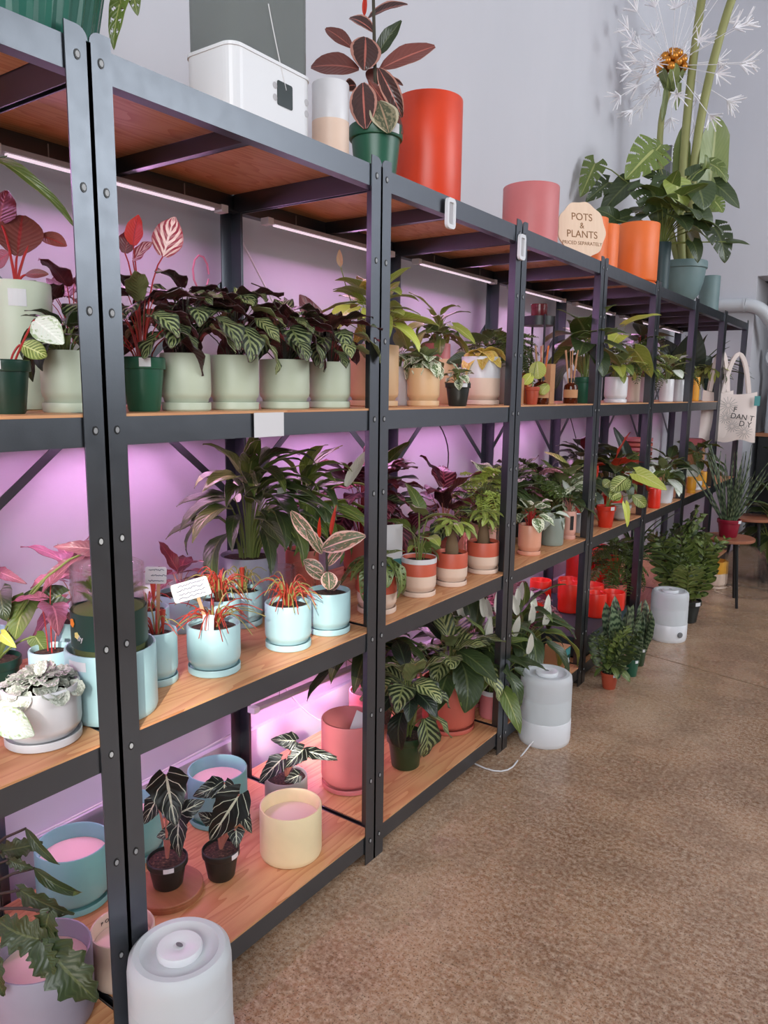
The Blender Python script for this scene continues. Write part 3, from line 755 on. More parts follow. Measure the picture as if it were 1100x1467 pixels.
# ------------------------------------------------------------------ pots and plants
E = {
'rubber':[(-0.072,0.036,0.488,-0.073,0.042,0.553,0.012),(-0.057,0.034,0.477,0.039,0.093,0.513,0.042),(-0.031,0.025,0.432,-0.102,0.005,0.480,0.036),(-0.038,0.056,0.385,0.027,0.081,0.469,0.037),(-0.090,0.003,0.396,-0.166,-0.025,0.457,0.038),(-0.039,-0.031,0.317,-0.147,-0.112,0.321,0.075),(0.004,0.012,0.323,0.127,0.104,0.387,0.064),(-0.026,-0.018,0.402,-0.012,-0.042,0.306,0.073),(0.019,-0.016,0.313,0.072,0.026,0.187,0.043),(-0.006,-0.055,0.268,0.023,-0.081,0.137,0.065),(0.035,-0.036,0.218,0.082,-0.052,0.124,0.067),(-0.022,0.009,0.285,-0.005,0.018,0.329,0.049),(0.009,0.024,0.304,0.048,0.064,0.287,0.023),(-0.050,-0.029,0.278,-0.074,-0.051,0.273,0.038),(-0.027,0.022,0.282,-0.015,0.036,0.245,0.046),(-0.020,-0.013,0.291,0.079,0.020,0.142,0.038)],
'monstera':[(-0.375,-0.174,0.770,-0.402,-0.310,0.557,0.118),(-0.100,0.038,0.854,-0.193,-0.157,0.660,0.205),(-0.079,0.108,0.898,-0.121,0.021,0.789,0.100),(-0.310,-0.107,0.670,-0.388,-0.259,0.537,0.100),(-0.190,-0.089,0.657,-0.334,-0.165,0.465,0.124),(-0.079,-0.085,0.625,-0.024,-0.040,0.421,0.251),(0.064,-0.046,0.631,0.091,-0.034,0.449,0.193),(0.145,0.074,0.635,0.214,0.025,0.472,0.183),(0.164,0.252,0.789,0.272,0.280,0.673,0.119),(0.208,0.280,0.670,0.343,0.333,0.527,0.094),(0.146,0.044,0.478,0.246,0.097,0.371,0.147),(0.226,0.234,0.415,0.309,0.222,0.201,0.144),(0.222,0.226,0.562,0.276,0.218,0.489,0.087),(0.305,0.222,0.321,0.433,0.253,0.298,0.027),(0.164,0.182,0.749,0.163,0.161,0.819,0.045),(0.092,0.150,0.705,0.158,0.231,0.773,0.087),(-0.233,-0.161,0.437,-0.319,-0.266,0.486,0.099),(0.150,0.078,0.313,0.191,0.068,0.189,0.080),(-0.176,-0.093,0.466,-0.279,-0.154,0.425,0.087),(-0.011,0.047,0.674,-0.130,-0.051,0.692,0.111)],
'tineke':[(-0.044,0.003,0.240,-0.132,-0.010,0.329,0.033),(-0.010,-0.017,0.235,0.108,0.023,0.281,0.047),(-0.021,0.022,0.180,0.027,0.046,0.243,0.027),(-0.015,-0.001,0.167,-0.074,-0.023,0.196,0.029),(-0.018,0.002,0.145,-0.057,-0.035,0.185,0.027),(0.021,-0.029,0.178,0.037,-0.044,0.133,0.039),(-0.008,0.020,0.109,0.014,0.036,0.138,0.014),(-0.040,0.018,0.212,-0.074,-0.010,0.284,0.029),(-0.039,0.007,0.260,-0.034,0.002,0.321,0.009),(0.010,-0.004,0.274,0.017,0.012,0.359,0.010)],
'aloc1':[(0.008,-0.000,0.306,0.076,-0.030,0.204,0.089),(0.011,0.029,0.186,0.053,0.084,0.212,0.055),(0.062,-0.008,0.204,0.080,-0.024,0.118,0.050),(-0.050,0.012,0.213,-0.078,-0.010,0.143,0.046),(0.003,0.008,0.142,-0.020,-0.016,0.132,0.030)],
'aloc2':[(0.055,0.020,0.245,-0.014,-0.027,0.109,0.086),(-0.029,0.031,0.239,-0.071,-0.030,0.219,0.051),(0.028,0.030,0.130,0.046,0.014,0.090,0.039),(0.061,0.022,0.193,0.086,0.031,0.139,0.031),(-0.019,-0.009,0.159,-0.050,-0.030,0.179,0.037),(0.004,0.015,0.264,0.018,-0.001,0.189,0.050)],
'aloc3':[(-0.008,-0.013,0.135,-0.051,-0.072,0.067,0.056),(0.037,0.004,0.205,-0.024,-0.043,0.210,0.048),(0.042,0.038,0.165,0.009,-0.015,0.113,0.056),(0.045,0.052,0.153,0.134,0.119,0.123,0.034),(0.059,-0.004,0.100,0.025,-0.036,0.082,0.041)],
'redrub':[(-0.017,0.016,0.312,-0.038,0.045,0.400,0.079),(-0.061,0.009,0.380,-0.051,0.021,0.446,0.059),(-0.015,0.067,0.361,0.040,0.092,0.338,0.030),(-0.027,0.005,0.318,-0.063,-0.014,0.290,0.037),(0.005,0.018,0.273,0.045,0.045,0.275,0.017)],
'roseleaf':[(0.028,0.038,0.309,0.036,0.063,0.389,0.051),(-0.022,0.005,0.330,-0.010,0.010,0.388,0.039),(-0.070,0.020,0.321,-0.073,0.044,0.376,0.031),(-0.021,0.002,0.300,0.022,0.017,0.335,0.030)],
'xanadu':[(0.045,0.089,0.343,0.114,0.138,0.363,0.038),(0.077,0.085,0.338,0.116,0.113,0.320,0.022),(0.109,0.120,0.313,0.177,0.164,0.260,0.019),(0.091,0.097,0.269,0.197,0.148,0.229,0.036),(0.235,0.060,0.244,0.323,0.112,0.124,0.078),(0.231,0.058,0.248,0.154,0.014,0.282,0.066),(0.228,0.055,0.239,0.271,0.055,0.185,0.054),(0.239,0.074,0.299,0.227,0.069,0.236,0.048),(0.162,0.006,0.226,0.192,0.001,0.145,0.033),(0.107,0.109,0.407,0.165,0.143,0.330,0.016)],
'philo':[(0.034,0.056,0.209,0.042,0.020,0.130,0.057),(0.095,0.101,0.222,0.014,0.057,0.216,0.039),(-0.003,0.020,0.234,0.027,0.014,0.172,0.042),(0.051,0.062,0.131,0.071,0.072,0.097,0.036),(-0.013,0.028,0.271,0.053,0.050,0.251,0.025),(0.151,0.146,0.324,0.102,0.085,0.333,0.031),(0.094,0.118,0.286,0.049,0.082,0.245,0.026),(0.021,0.003,0.146,0.063,0.012,0.121,0.020)],
'whiteleaf':[(0.056,-0.031,0.109,0.116,0.002,0.071,0.044),(-0.013,-0.000,0.092,0.012,0.027,0.096,0.013)],
'pilea':[(-0.006,-0.002,0.170,0.002,0.001,0.101,0.056),(-0.011,-0.036,0.121,-0.026,-0.071,0.079,0.036),(0.032,0.032,0.081,0.007,0.012,0.041,0.034)],
'limephilo':[(0.140,0.001,0.282,0.281,0.036,0.208,0.068),(0.073,0.061,0.250,0.022,-0.018,0.187,0.066),(0.134,-0.024,0.176,0.191,0.010,0.120,0.050),(0.109,-0.050,0.133,0.124,-0.039,0.017,0.032),(0.050,0.056,0.175,0.010,0.003,0.147,0.059),(0.002,0.034,0.232,-0.026,0.011,0.202,0.044),(0.038,0.044,0.205,0.089,0.085,0.234,0.059),(0.117,0.109,0.249,0.094,0.083,0.279,0.037)],
}
Z0, Z1, Z2, ZT = LEV
def PP(name, label, x, y, z, r, h, style, col, cat='potted plant', **kw):
    R = thing(name, label, cat, (x, y, z), 0, kw.pop('group', None))
    R['rim'] = pot(R, style, r, h, col, **kw)
    return R
def EP(label, x, y, z, r, h, style, col, **kw):
    return PP('plant_pot', label, x, y, z, r, h, style, col, 'pot', soil=False, **kw)

# ---- top of the shelves
R = thing('ribbed_planter', 'green ribbed plastic planter cut by the top left edge', 'planter', (-.17, .77, ZT))
mb = MB(); seg = 96; prof = [(.185, 0), (.235, .2), (.24, .2), (.24, .215), (.225, .215), (.22, .19), (.0, .19)]
vs, fs = [], []
for r_, z_ in prof[:-1]:
    for i in range(seg):
        a = 2 * PI * i / seg; q = r_ * .8 * (1 + (.022 if i % 3 == 0 and z_ < .2 else 0)); vs.append((q * math.cos(a), q * math.sin(a), z_))
for k in range(len(prof) - 2):
    for i in range(seg):
        fs.append((k * seg + i, k * seg + (i + 1) % seg, (k + 1) * seg + (i + 1) % seg, (k + 1) * seg + i))
fs.append(tuple(range(seg))[::-1]); fs.append(tuple((len(prof) - 2) * seg + i for i in range(seg)))
mb.add(vs, fs, 0, False).build('pot', 'ribbed_teal', R)
MB().lathe([(.155, .191), (.08, .2), (0, .2)], 20, None, (0, 0, 0), .002).build('soil', 'soil', R)
MB().prism(rounded(-.025, -.012, .025, .012, .003, 2), 1, -.001, .001).build('price_sticker', 'paper', R, (.14 * .72 + .06, -.075, .12), (math.radians(8), 0, 1.1))
rosette(R, 'swiss', 8, .195, .14, .1, .1, .06, down=.3)
mb = MB(); pts = bez((.08, .08, .2), (.14, .1, .26), (.118, .164, .10), 6); mb.tube(pts, .0025, 5)
stuff(mb.build('vine', 'stem_green', R))
leaf_bt(R, 'swiss', 0, (.118, .164, .12), (.108, .149, .03), .036); leaf_bt(R, 'swiss', 1, (.123, .184, .14), (.14, .18, .09), .03); leaf_bt(R, 'swiss', 2, (.14, .06, .16), (.145, .07, .10), .025)

R = thing('smart_humidifier', 'white box humidifier with smoky tank and dark display on the top shelf', 'humidifier', (-.1375, 1.34, ZT))
MB().prism(rounded(-.078, -.13, .078, .13, .03, 6), 2, 0, .145).build('base', 'plastic_white', R)
MB().prism(rounded(-.08, -.132, .08, .132, .03, 6), 2, .145, .152).build('collar', 'plastic_white', R)
MB().prism(rounded(-.075, -.127, .075, .127, .03, 6), 2, .152, .42).build('tank', 'smoke_tank', R)
MB().prism(rounded(.006, .062, .056, .114, .004, 3), 0, .0775, .0795).build('display', 'screen_dark', R, (0, .0, .0))
for yy, zz in ((.015, .10), (.015, .075), (.122, .095), (.122, .07)):
    MB().lathe([(0, 0), (.007, 0), (.0075, .001), (.006, .0015), (0, .001)], 16).build('button', 'channel_grey', R, (.0775, yy - .016, zz + .0), (0, PI / 2, 0))
MB().tube(bez((.0785, -.02, .26), (.079, .0, .19), (.079, .035, .10), 6), .0012, 5).build('cord', 'cable_white', R)
EP('white over blush two tone pot beside the smoky tank humidifier', -.15, 1.646, ZT, .049, .215, 'twotone', 'white', band='blush')
R = PP('rubber_plant', 'burgundy rubber plant in a green nursery pot on the top shelf', -.15, 1.85, ZT, .077, .165, 'nursery', 'green_plastic', tagp=-.2)
explicit(R, E['rubber'], ['bud', 'rubber', 'rubber', 'darkleaf', 'rubber_under', 'rubber_under', 'rubber_under', 'rubber', 'rubber', 'rubber', 'rubber_pale', 'rubber_under', 'rubber', 'rubber', 'rubber', 'rubber_under'], .16, 'stem_dark', None)
MB().tube([(0, 0, .155), (-.005, .0, .3), (-.01, -.005, .5), (-.008, -.005, .62)], .006, 7, 0, .004).build('trunk', 'stem_dark', R)
EP('tall glossy red orange pot on the top shelf beside the rubber plant', -.2, 2.209, ZT, .110, .35, 'saucer', 'orange_red')
EP('white pot hidden behind the tall red orange pot', -.36, 2.52, ZT, .085, .26, 'cyl', 'white')
EP('matt rose pink pot beside the engraved wooden sign', -.2, 3.008, ZT, .115, .255, 'cyl', 'rose')
EP('left orange pot half hidden behind the wooden sign', -.2, 3.72, ZT, .075, .262, 'cyl', 'orange')
EP('slim orange pot between the sign and the largest orange pot', -.22, 3.96, ZT, .07, .275, 'cyl', 'orange')
EP('largest orange pot with saucer near the monstera', -.15, 4.286, ZT, .109, .33, 'saucer', 'orange')
# sign
R = thing('wooden_sign', 'round scalloped wooden sign engraved with pots and plants priced separately', 'sign', (-.09, 3.30, ZT + .127), 0)
R.rotation_euler = (0, math.radians(-8), math.radians(-38))
out = []
for i in range(96):
    a = 2 * PI * i / 96; q = .122 * (1 + .028 * math.cos(a * 9 + .6)); out.append((q * .95 * math.cos(a), q * math.sin(a)))
MB().prism(out, 0, -.004, .004).build('board', 'sign_wood', R)
for tx, sz, zz in (('POTS', .044, .055), ('&', .036, .018), ('PLANTS', .044, -.02), ('PRICED SEPARATELY', .0215, -.058)):
    text_mesh(tx, sz, 'engraved', 'lettering', R, (.0043, 0, zz), (PI / 2, 0, PI / 2), .0004)
R = PP('monstera_plant', 'large monstera in a dark teal pot behind the orange pots', -.15, 4.747, ZT, .05, .31, 'cyl', 'dark_teal')
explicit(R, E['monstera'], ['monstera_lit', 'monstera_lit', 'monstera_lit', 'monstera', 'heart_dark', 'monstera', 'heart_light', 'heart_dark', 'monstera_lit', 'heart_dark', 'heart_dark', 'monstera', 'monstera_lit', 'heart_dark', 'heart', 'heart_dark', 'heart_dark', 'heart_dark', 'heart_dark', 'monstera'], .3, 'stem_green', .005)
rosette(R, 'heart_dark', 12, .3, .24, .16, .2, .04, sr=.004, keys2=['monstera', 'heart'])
R = PP('giant_dandelion', 'giant artificial dandelion with bronze ball heart in a grey bowl planter', -.16, 5.26, ZT, .154, .27, 'bowl', 'teal_grey', 'decoration')
hd = Vector((-.17, -.03, 1.30))
tubes_stalk(R, bez((-.02, 0, .25), (-.13, -.03, .6), (-.175, -.03, .85), 6) + bez((-.175, -.03, .85), (-.21, -.05, 1.2), (-.14, -.07, 1.31), 6)[1:], .022, 'stalk', 'flower_stalk', .018, 10)
tubes_stalk(R, bez((.0, 0, .24), (-.08, -.04, 1.0), (.03, -.02, 2.1), 10), .028, 'stalk', 'stalk', .024, 10)
tubes_stalk(R, bez((.05, .02, .24), (-.06, -.04, 1.25), (.32, .0, 2.2), 12), .028, 'stalk', 'stalk', .024, 10)
hd = Vector((-.135, -.07, 1.46))
for i in range(34):
    zq = 1 - 2 * (i + .5) / 34; a = i * 2.39996; rr = math.sqrt(max(0, 1 - zq * zq))
    if zq < -.55:
        continue
    p = hd + Vector((rr * math.cos(a), rr * math.sin(a), zq)) * .075
    q = D.meshes.get('ball_bead')
    if not q:
        bm = bmesh.new(); bmesh.ops.create_icosphere(bm, subdivisions=2, radius=.026); q = D.meshes.new('ball_bead'); bm.to_mesh(q); bm.free()
        q.materials.append(MATS['bronze']); q.polygons.foreach_set('use_smooth', [True] * len(q.polygons))
    put('bead', q, R, p)
for i in range(6):
    a = i * 1.05
    leaf_bt(R, 'paddle', i, hd + Vector((0, 0, -.15)), hd + Vector((math.cos(a) * .09, math.sin(a) * .09, -.02)), .07, (math.cos(a), math.sin(a), -.2), 'sepal')
for q in ((-.02, -.33), (.06, -.28)):
    leaf_bt(R, 'paddle', 0, hd + Vector((q[0], -.02, -.12)), hd + Vector((q[0] - .01, -.02, q[1])), .035, name='sepal')
seed = MB()
for i in range(9):
    a = i * 2.4; tq = .95 - .09 * (i % 5)
    seed.tube([(0, 0, 0), (math.cos(a) * .075 * tq, math.sin(a) * .075 * tq, .085 * tq)], .0055, 4, 0, .003)
SEED = seed.mesh('seed_tuft', 'seed_white')
for i in range(44):
    zq = 1 - 2 * (i + .5) / 44; a = i * 2.39996 + .4; rr = math.sqrt(1 - zq * zq)
    d = Vector((rr * math.cos(a), rr * math.sin(a), zq)); L_ = random.uniform(.40, .48)
    if d.z < -.8:
        continue
    if d.x < 0:
        L_ = min(L_, .2 / max(.01, -d.x))
    f_ = MB().tube([hd + d * .07, hd + d * L_], .0022, 4).build('filament', 'seed_white', R)
    tf = put('seed_tuft', SEED, f_, hd + d * L_); tf.rotation_euler = d.to_track_quat('Z', 'Y').to_euler()
leaf_bt(R, 'paddle', 0, (.11, .06, .58), (.13, .05, 1.16), .19, (.6, -.8, .1), 'paddle_leaf')
leaf_bt(R, 'paddle', 1, (-.05, .05, .55), (-.06, .0, 1.12), .11, (.2, -.9, .2), 'paddle_leaf')
EP('grey teal cylinder pot past the bowl planter on the top shelf', -.15, 6.004, ZT, .071, .275, 'cyl', 'teal_grey')
for y_, z_, lab in ((2.009, 1.905, 'white rounded plastic tag frame clipped below the red orange pot'), (2.50, 1.885, 'white rounded plastic tag frame clipped on the post left of the rose pot')):
    R = thing('tag_frame', lab, 'tag', (.004, y_, z_))
    o_ = rounded(-.024, -.043, .024, .043, .014, 4); i_ = rounded(-.015, -.031, .015, .031, .007, 4); n_ = len(o_)
    vs = [(0, a, b) for a, b in o_] + [(0, a, b) for a, b in i_] + [(.01, a, b) for a, b in o_] + [(.01, a, b) for a, b in i_]
    fs = []
    for i in range(n_):
        j = (i + 1) % n_
        fs += [(i, j, n_ + j, n_ + i), (2 * n_ + i, 3 * n_ + i, 3 * n_ + j, 2 * n_ + j), (i, 2 * n_ + i, 2 * n_ + j, j), (n_ + i, n_ + j, 3 * n_ + j, 3 * n_ + i)]
    MB().add(vs, fs).build('frame', 'plastic_white', R)
    MB().prism(rounded(-.0148, -.0308, .0148, .0308, .007, 4), 0, .002, .005).build('panel', 'channel_grey', R)

# ---- upper shelf (eye level)
R = PP('leafy_plant', 'striped peperomia in a dark green nursery pot at the left edge, upper shelf', -.1, .70, Z2, .041, .093, 'nursery', 'dark_green_plastic', tagp=-.9)
for i, (A, B, w) in enumerate((((.05, .03, .16), (.10, .05, .12), .05), ((.0, .03, .12), (.03, .06, .10), .035), ((-.02, .0, .11), (-.04, -.03, .10), .03))):
    leaf_bt(R, 'prayer' if i else 'whiteleaf', i, A, B, w)
stuff(MB().tube(bez((.01, .01, .085), (.03, .02, .13), (.05, .03, .16)), .002, 5).tube(bez((.0, .01, .085), (-.01, .02, .11), (0, .03, .12)), .002, 5).build('stems', 'stem_red', R))
R = PP('leafy_plant', 'dark leaved plant in a sage pot left of the nearest post, upper shelf', -.13, .835, Z2, .047, .115, 'saucer', 'sage')
rosette(R, 'darker', 14, .1, .07, .05, .07, .03)
R = PP('rubber_plant', 'red leaved rubber plant in a large sage pot at the left edge', -.33, .858, Z2, .066, .255, 'cyl', 'sage', tagp=-.5)
explicit(R, E['redrub'], ['redrub', 'maroon', 'redrub', 'redrub', 'redrub'], .245, 'stem_red', .003)
R = PP('prayer_plant', 'dark maroon prayer plant behind the nearest post, upper shelf', -.36, 1.0, Z2, .05, .14, 'cyl', 'grey')
rosette(R, 'maroon', 13, .13, .14, .09, .11, .04, 'stem_red', keys2=['calathea', 'darkleaf'])
R = PP('rose_calathea', 'calathea with pink and red leaves in a green nursery pot, upper shelf', -.1, .985, Z2, .045, .109, 'nursery', 'green_plastic', tagp=-.55)
explicit(R, E['roseleaf'], ['rose', 'red', 'maroon', 'rose'], .1, 'stem_red', .002)
rosette(R, 'calathea', 17, .1, .13, .08, .085, .03, 'stem_red', keys2=['maroon', 'calathea_lit'], up=.75)
cal = (('calathea with wavy dark leaves in the first sage pot beside the rose calathea', 1.095, .053, .121, 20, .15, .085), ('calathea with bushy dark leaves in the second of four sage pots', 1.237, .056, .123, 20, .15, .09),
       ('calathea with maroon undersides in the third of four sage pots', 1.406, .062, .12, 20, .13, .09), ('calathea with one tall crimson leaf in the last of four sage pots', 1.582, .056, .121, 18, .12, .095))
for i, (lb, y_, r_, h_, n_, H_, L_) in enumerate(cal):
    R = PP('calathea', lb, -.1, y_, Z2, r_, h_, 'saucer', 'sage', group='calatheas in sage pots')
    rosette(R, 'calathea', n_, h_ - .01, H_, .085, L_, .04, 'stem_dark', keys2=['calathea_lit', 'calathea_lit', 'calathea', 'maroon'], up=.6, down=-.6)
    if i == 3:
        leaf_bt(R, 'maroon', 0, (-.02, -.01, .2), (-.06, -.05, .295), .055); leaf_bt(R, 'maroon', 1, (-.05, -.03, .2), (-.16, -.14, .22), .045)
R = PP('peace_lily', 'yellow green peace lily in a tall tan pot behind the second post', -.16, 1.866, Z2, .075, .181, 'saucer', 'tan')
rosette(R, 'heart_lime', 22, .17, .18, .10, .095, .05, keys2=['heart_light', 'heart_light', 'golden'])
leaf_bt(R, 'dry', 0, (-.09, -.05, .41), (-.095, -.05, .46), .02, name='spathe'); stuff(MB().tube(bez((0, 0, .17), (-.06, -.02, .25), (-.09, -.05, .41)), .0016, 5).build('flower_stem', 'stem_green', R))
R = PP('small_plant', 'speckled green plant in a narrow white pot right of the second post', -.2, 2.06, Z2, .036, .125, 'cyl', 'white')
rosette(R, 'varieg', 9, .115, .08, .05, .06, .02)
R = PP('variegated_pothos', 'curly variegated plant in a tan pot with saucer, upper shelf', -.1, 2.052, Z2, .052, .119, 'saucer', 'tan')
rosette(R, 'varieg', 24, .108, .05, .05, .05, .03, down=-.9)
R = PP('small_plant', 'small cream variegated plant in a black nursery pot with white stickers', -.05, 2.185, Z2, .042, .076, 'nursery', 'black_plastic', tagp=-.5)
rosette(R, 'varieg', 14, .068, .05, .03, .035, .02, down=-.3)
R = PP('yellowing_plant', 'plant with yellow drooping leaves in a white and blush pot', -.13, 2.488, Z2, .072, .173, 'twotone', 'white', band='blush')
rosette(R, 'golden', 7, .165, .03, .05, .075, .04, down=-.6, up=.4, az0=4.2, wide=3.4)
leaf_bt(R, 'heart_dark', 0, (-.05, -.04, .17), (-.10, -.08, .15), .045)
R = PP('leafy_plant', 'tall olive leaved plant in a pink pot at the back, upper shelf', -.36, 2.56, Z2, .05, .23, 'cyl', 'rose')
rosette(R, 'lily_mid', 9, .22, .12, .08, .12, .03, keys2=['heart_light', 'midleaf']); rosette(R, 'midleaf', 9, .22, .06, .06, .08, .03)
EP('plain tan pot behind the black nursery pot, upper shelf', -.26, 2.447, Z2, .049, .165, 'cyl', 'tan')
R = PP('fern_plant', 'dark bushy fern in a grey pot beside the third post, upper shelf', -.2, 2.85, Z2, .05, .17, 'cyl', 'grey')
rosette(R, 'fern_dark', 20, .16, .1, .07, .11, .03, down=-.8)
# plant stand with canister
R = thing('plant_stand', 'black metal ring plant stand on the upper shelf of the fourth bay', 'plant stand', (-.25, 3.25, Z2))
MB().lathe([(.0, .345), (.07, .345), (.072, .345), (.072, .385), (.069, .385), (.069, .35), (0, .35)], 32).build('ring', 'black_metal', R)
for i in range(4):
    a = PI / 4 + i * PI / 2
    MB().tube([(math.cos(a) * .075, math.sin(a) * .075, 0), (math.cos(a) * .075, math.sin(a) * .075, .39)], .005, 7).build('leg', 'black_metal', R)
R = thing('canister', 'brown lidded canister standing on the black plant stand', 'canister', (-.25, 3.25, Z2 + .351))
MB().lathe([(0, 0), (.034, 0), (.036, .003), (.036, .07), (0, .07)], 28).build('body', 'maroon_gloss', R); MB().lathe([(0, .0705), (.037, .0705), (.0375, .086), (.035, .089), (0, .089)], 28).build('lid', 'maroon_gloss', R)
for x_, y_, r_, lb in ((-.07, 2.90, .032, 'amber reed diffuser bottle with orange reeds near the third post'), (-.09, 3.27, .031, 'amber reed diffuser bottle with pale reeds beside the green nursery pot')):
    R = thing('reed_diffuser', lb, 'diffuser', (x_, y_, Z2))
    MB().lathe([(0, 0), (r_ * .95, 0), (r_, .004), (r_, .07), (r_ * .9, .082), (r_ * .4, .092), (r_ * .38, .096), (0, .096)], 28).build('bottle', 'amber_glass', R)
    MB().lathe([(r_ * .42, .096), (r_ * .45, .096), (r_ * .45, .112), (r_ * .3, .113), (r_ * .3, .1)], 20).build('collar', 'ink', R)
    MB().lathe([(r_ * 1.005, .026), (r_ * 1.02, .026), (r_ * 1.02, .062), (r_ * 1.005, .062)], 28).build('label', 'kraft', R)
    for q in range(6):
        a = q * 1.05; MB().tube([(math.cos(a) * .004, math.sin(a) * .004, .02), (math.cos(a) * .03 - .005, math.sin(a) * .03, .235)], .0022, 5).build('reed', 'orange_card' if q < 3 and x_ > -.08 else 'reed', R)
R = PP('pilea', 'pilea with round lime leaves behind the third post, upper shelf', -.06, 2.79, Z2, .03, .07, 'nursery', 'clay_plastic')
explicit(R, [tuple(a + (.05 if i in (1, 4) else 0) for i, a in enumerate(rw)) for rw in E['pilea']], ['round', 'round', 'round'], .06, 'stem_green', .0018)
for x_, y_, w_, h_, c_, lb in ((-.2, 3.02, .05, .13, 'orange_card', 'orange card box behind the diffuser bottles'), (-.16, 3.17, .05, .17, 'kraft', 'kraft card box between the two diffuser bottles'), (-.10, 2.74, .04, .1, 'kraft', 'small kraft box right of the third post, upper shelf'), (-.28, 3.1, .04, .2, 'paper', 'white card box with black lettering behind the reeds')):
    R = thing('product_box', lb, 'box', (x_, y_, Z2))
    MB().prism(rounded(-w_ / 2, -w_ / 2, w_ / 2, w_ / 2, .002, 2), 2, 0, h_).build('carton', c_, R); MB().box((w_ / 2, -w_ * .3, h_ * .3), (w_ / 2 + .0008, w_ * .3, h_ * .75)).build('label', 'black_label' if c_ == 'paper' else 'kraft', R)
    MB().prism(rounded(-w_ / 2 - .0005, -w_ / 2 - .0005, w_ / 2 + .0005, w_ / 2 + .0005, .002, 2), 2, h_ + .0002, h_ + .002).build('flap', c_, R)
R = PP('monstera_plant', 'young dark monstera in a green nursery pot left of the fourth post', -.1, 3.469, Z2, .051, .121, 'nursery', 'green_plastic')
rosette(R, 'heart_dark', 12, .11, .26, .10, .16, .03, sr=.003, keys2=['monstera'])
R = PP('trailing_plant', 'leafy plant filling the space behind the fourth bay diffusers', -.36, 3.0, Z2, .06, .16, 'cyl', 'grey')
rosette(R, 'heart', 22, .15, .12, .14, .09, .04, keys2=['fern', 'lily_mid'])
R = PP('golden_pothos', 'pothos with lime heart leaves in a white pot with saucer', -.1, 3.913, Z2, .058, .131, 'saucer', 'white')
rosette(R, 'heart', 14, .12, .10, .08, .09, .04, keys2=['heart_lime', 'heart_light']); rosette(R, 'heart_lime', 4, .12, .34, .14, .17, .04, az0=.3, up=.4)
R = PP('variegated_plant', 'large pale striped leaf plant behind the fourth post', -.25, 3.8, Z2, .05, .16, 'cyl', 'grey')
rosette(R, 'whiteleaf', 5, .15, .22, .06, .16, .03)
R = PP('fern_plant', 'green fern in a tall cream pot, upper shelf fifth bay', -.12, 4.255, Z2, .04, .146, 'cyl', 'beige')
rosette(R, 'fern', 16, .135, .16, .08, .14, .03)
R = PP('fern_plant', 'light green fern in a white pot left of the fifth post', -.12, 4.52, Z2, .045, .143, 'cyl', 'white')
rosette(R, 'fern_lime', 14, .13, .12, .08, .12, .03, keys2=['fern'])
R = PP('pale_leaf_plant', 'silvery leaved plant in the left white pot of the sixth bay', -.1, 4.87, Z2, .042, .138, 'cyl', 'white')
rosette(R, 'whiteleaf', 10, .13, .12, .07, .10, .03, keys2=['varieg', 'midleaf'])
R = PP('leafy_plant', 'olive green plant in the right white pot of the sixth bay', -.1, 5.15, Z2, .042, .139, 'cyl', 'white')
rosette(R, 'fern', 10, .13, .14, .07, .11, .03, keys2=['midleaf'])
R = PP('bronze_plant', 'tall bronze leaved plant at the back of the sixth bay', -.35, 5.1, Z2, .05, .15, 'cyl', 'terracotta')
rosette(R, 'broad_dark', 12, .14, .3, .12, .16, .03, 'stem_red', keys2=['red', 'maroon', 'darker'])
EP('small yellow pot on the upper shelf of the seventh bay', -.15, 5.80, Z2, .032, .171, 'cyl', 'yellow')
R = PP('trailing_pothos', 'trailing pothos in a dark green pot beside the tote bags', -.09, 5.99, Z2, .045, .165, 'nursery', 'dark_green_plastic', tagp=-.9)
rosette(R, 'heart_light', 18, .155, .1, .12, .09, .03, down=-1.2, keys2=['fern', 'heart'])
mb = MB()
for q in range(3):
    pts = bez((0, 0, .16), (.08 + .02 * q, .06 * q, .18), (.11, .08 * q, -.06 - .05 * q), 6); mb.tube(pts, .002, 4)
    for j in range(3, 7):
        leaf_at(R, 'heart', j, pts[j], -.4 + j * 1.3, -.9, 0, .075)
stuff(mb.build('vines', 'stem_green', R))
R = PP('broad_leaf_plant', 'dark broad leaved plant standing tall in the seventh bay', -.33, 6.05, Z2, .06, .16, 'cyl', 'grey')
leaf_bt(R, 'broad_dark', 0, (0, 0, .15), (.12, -.05, .52), .26); leaf_bt(R, 'broad_dark', 1, (0, 0, .15), (.2, .12, .33), .2); leaf_bt(R, 'broad_dark', 2, (0, 0, .15), (-.12, -.1, .46), .2)
R = PP('spiky_grass_plant', 'arching thin grass plant in the farthest bay', -.3, 6.4, Z2, .06, .16, 'cyl', 'grey')
rosette(R, 'grass', 14, .15, .05, .03, .4, .03, sr=None, up=1.3, down=.5)
# hanging dry strand over the left bay, upper shelf
R = PP('strap_leaf_plant', 'plant with one long strap leaf hanging at the top left, upper shelf', -.30, .68, Z2, .04, .3, 'cyl', 'grey')
leaf_bt(R, 'lily_mid', 2, (.06, .1, .46), (.16, .2, .34), .02); leaf_bt(R, 'lily', 1, (-.02, .02, .3), (.07, .12, .47), .02)

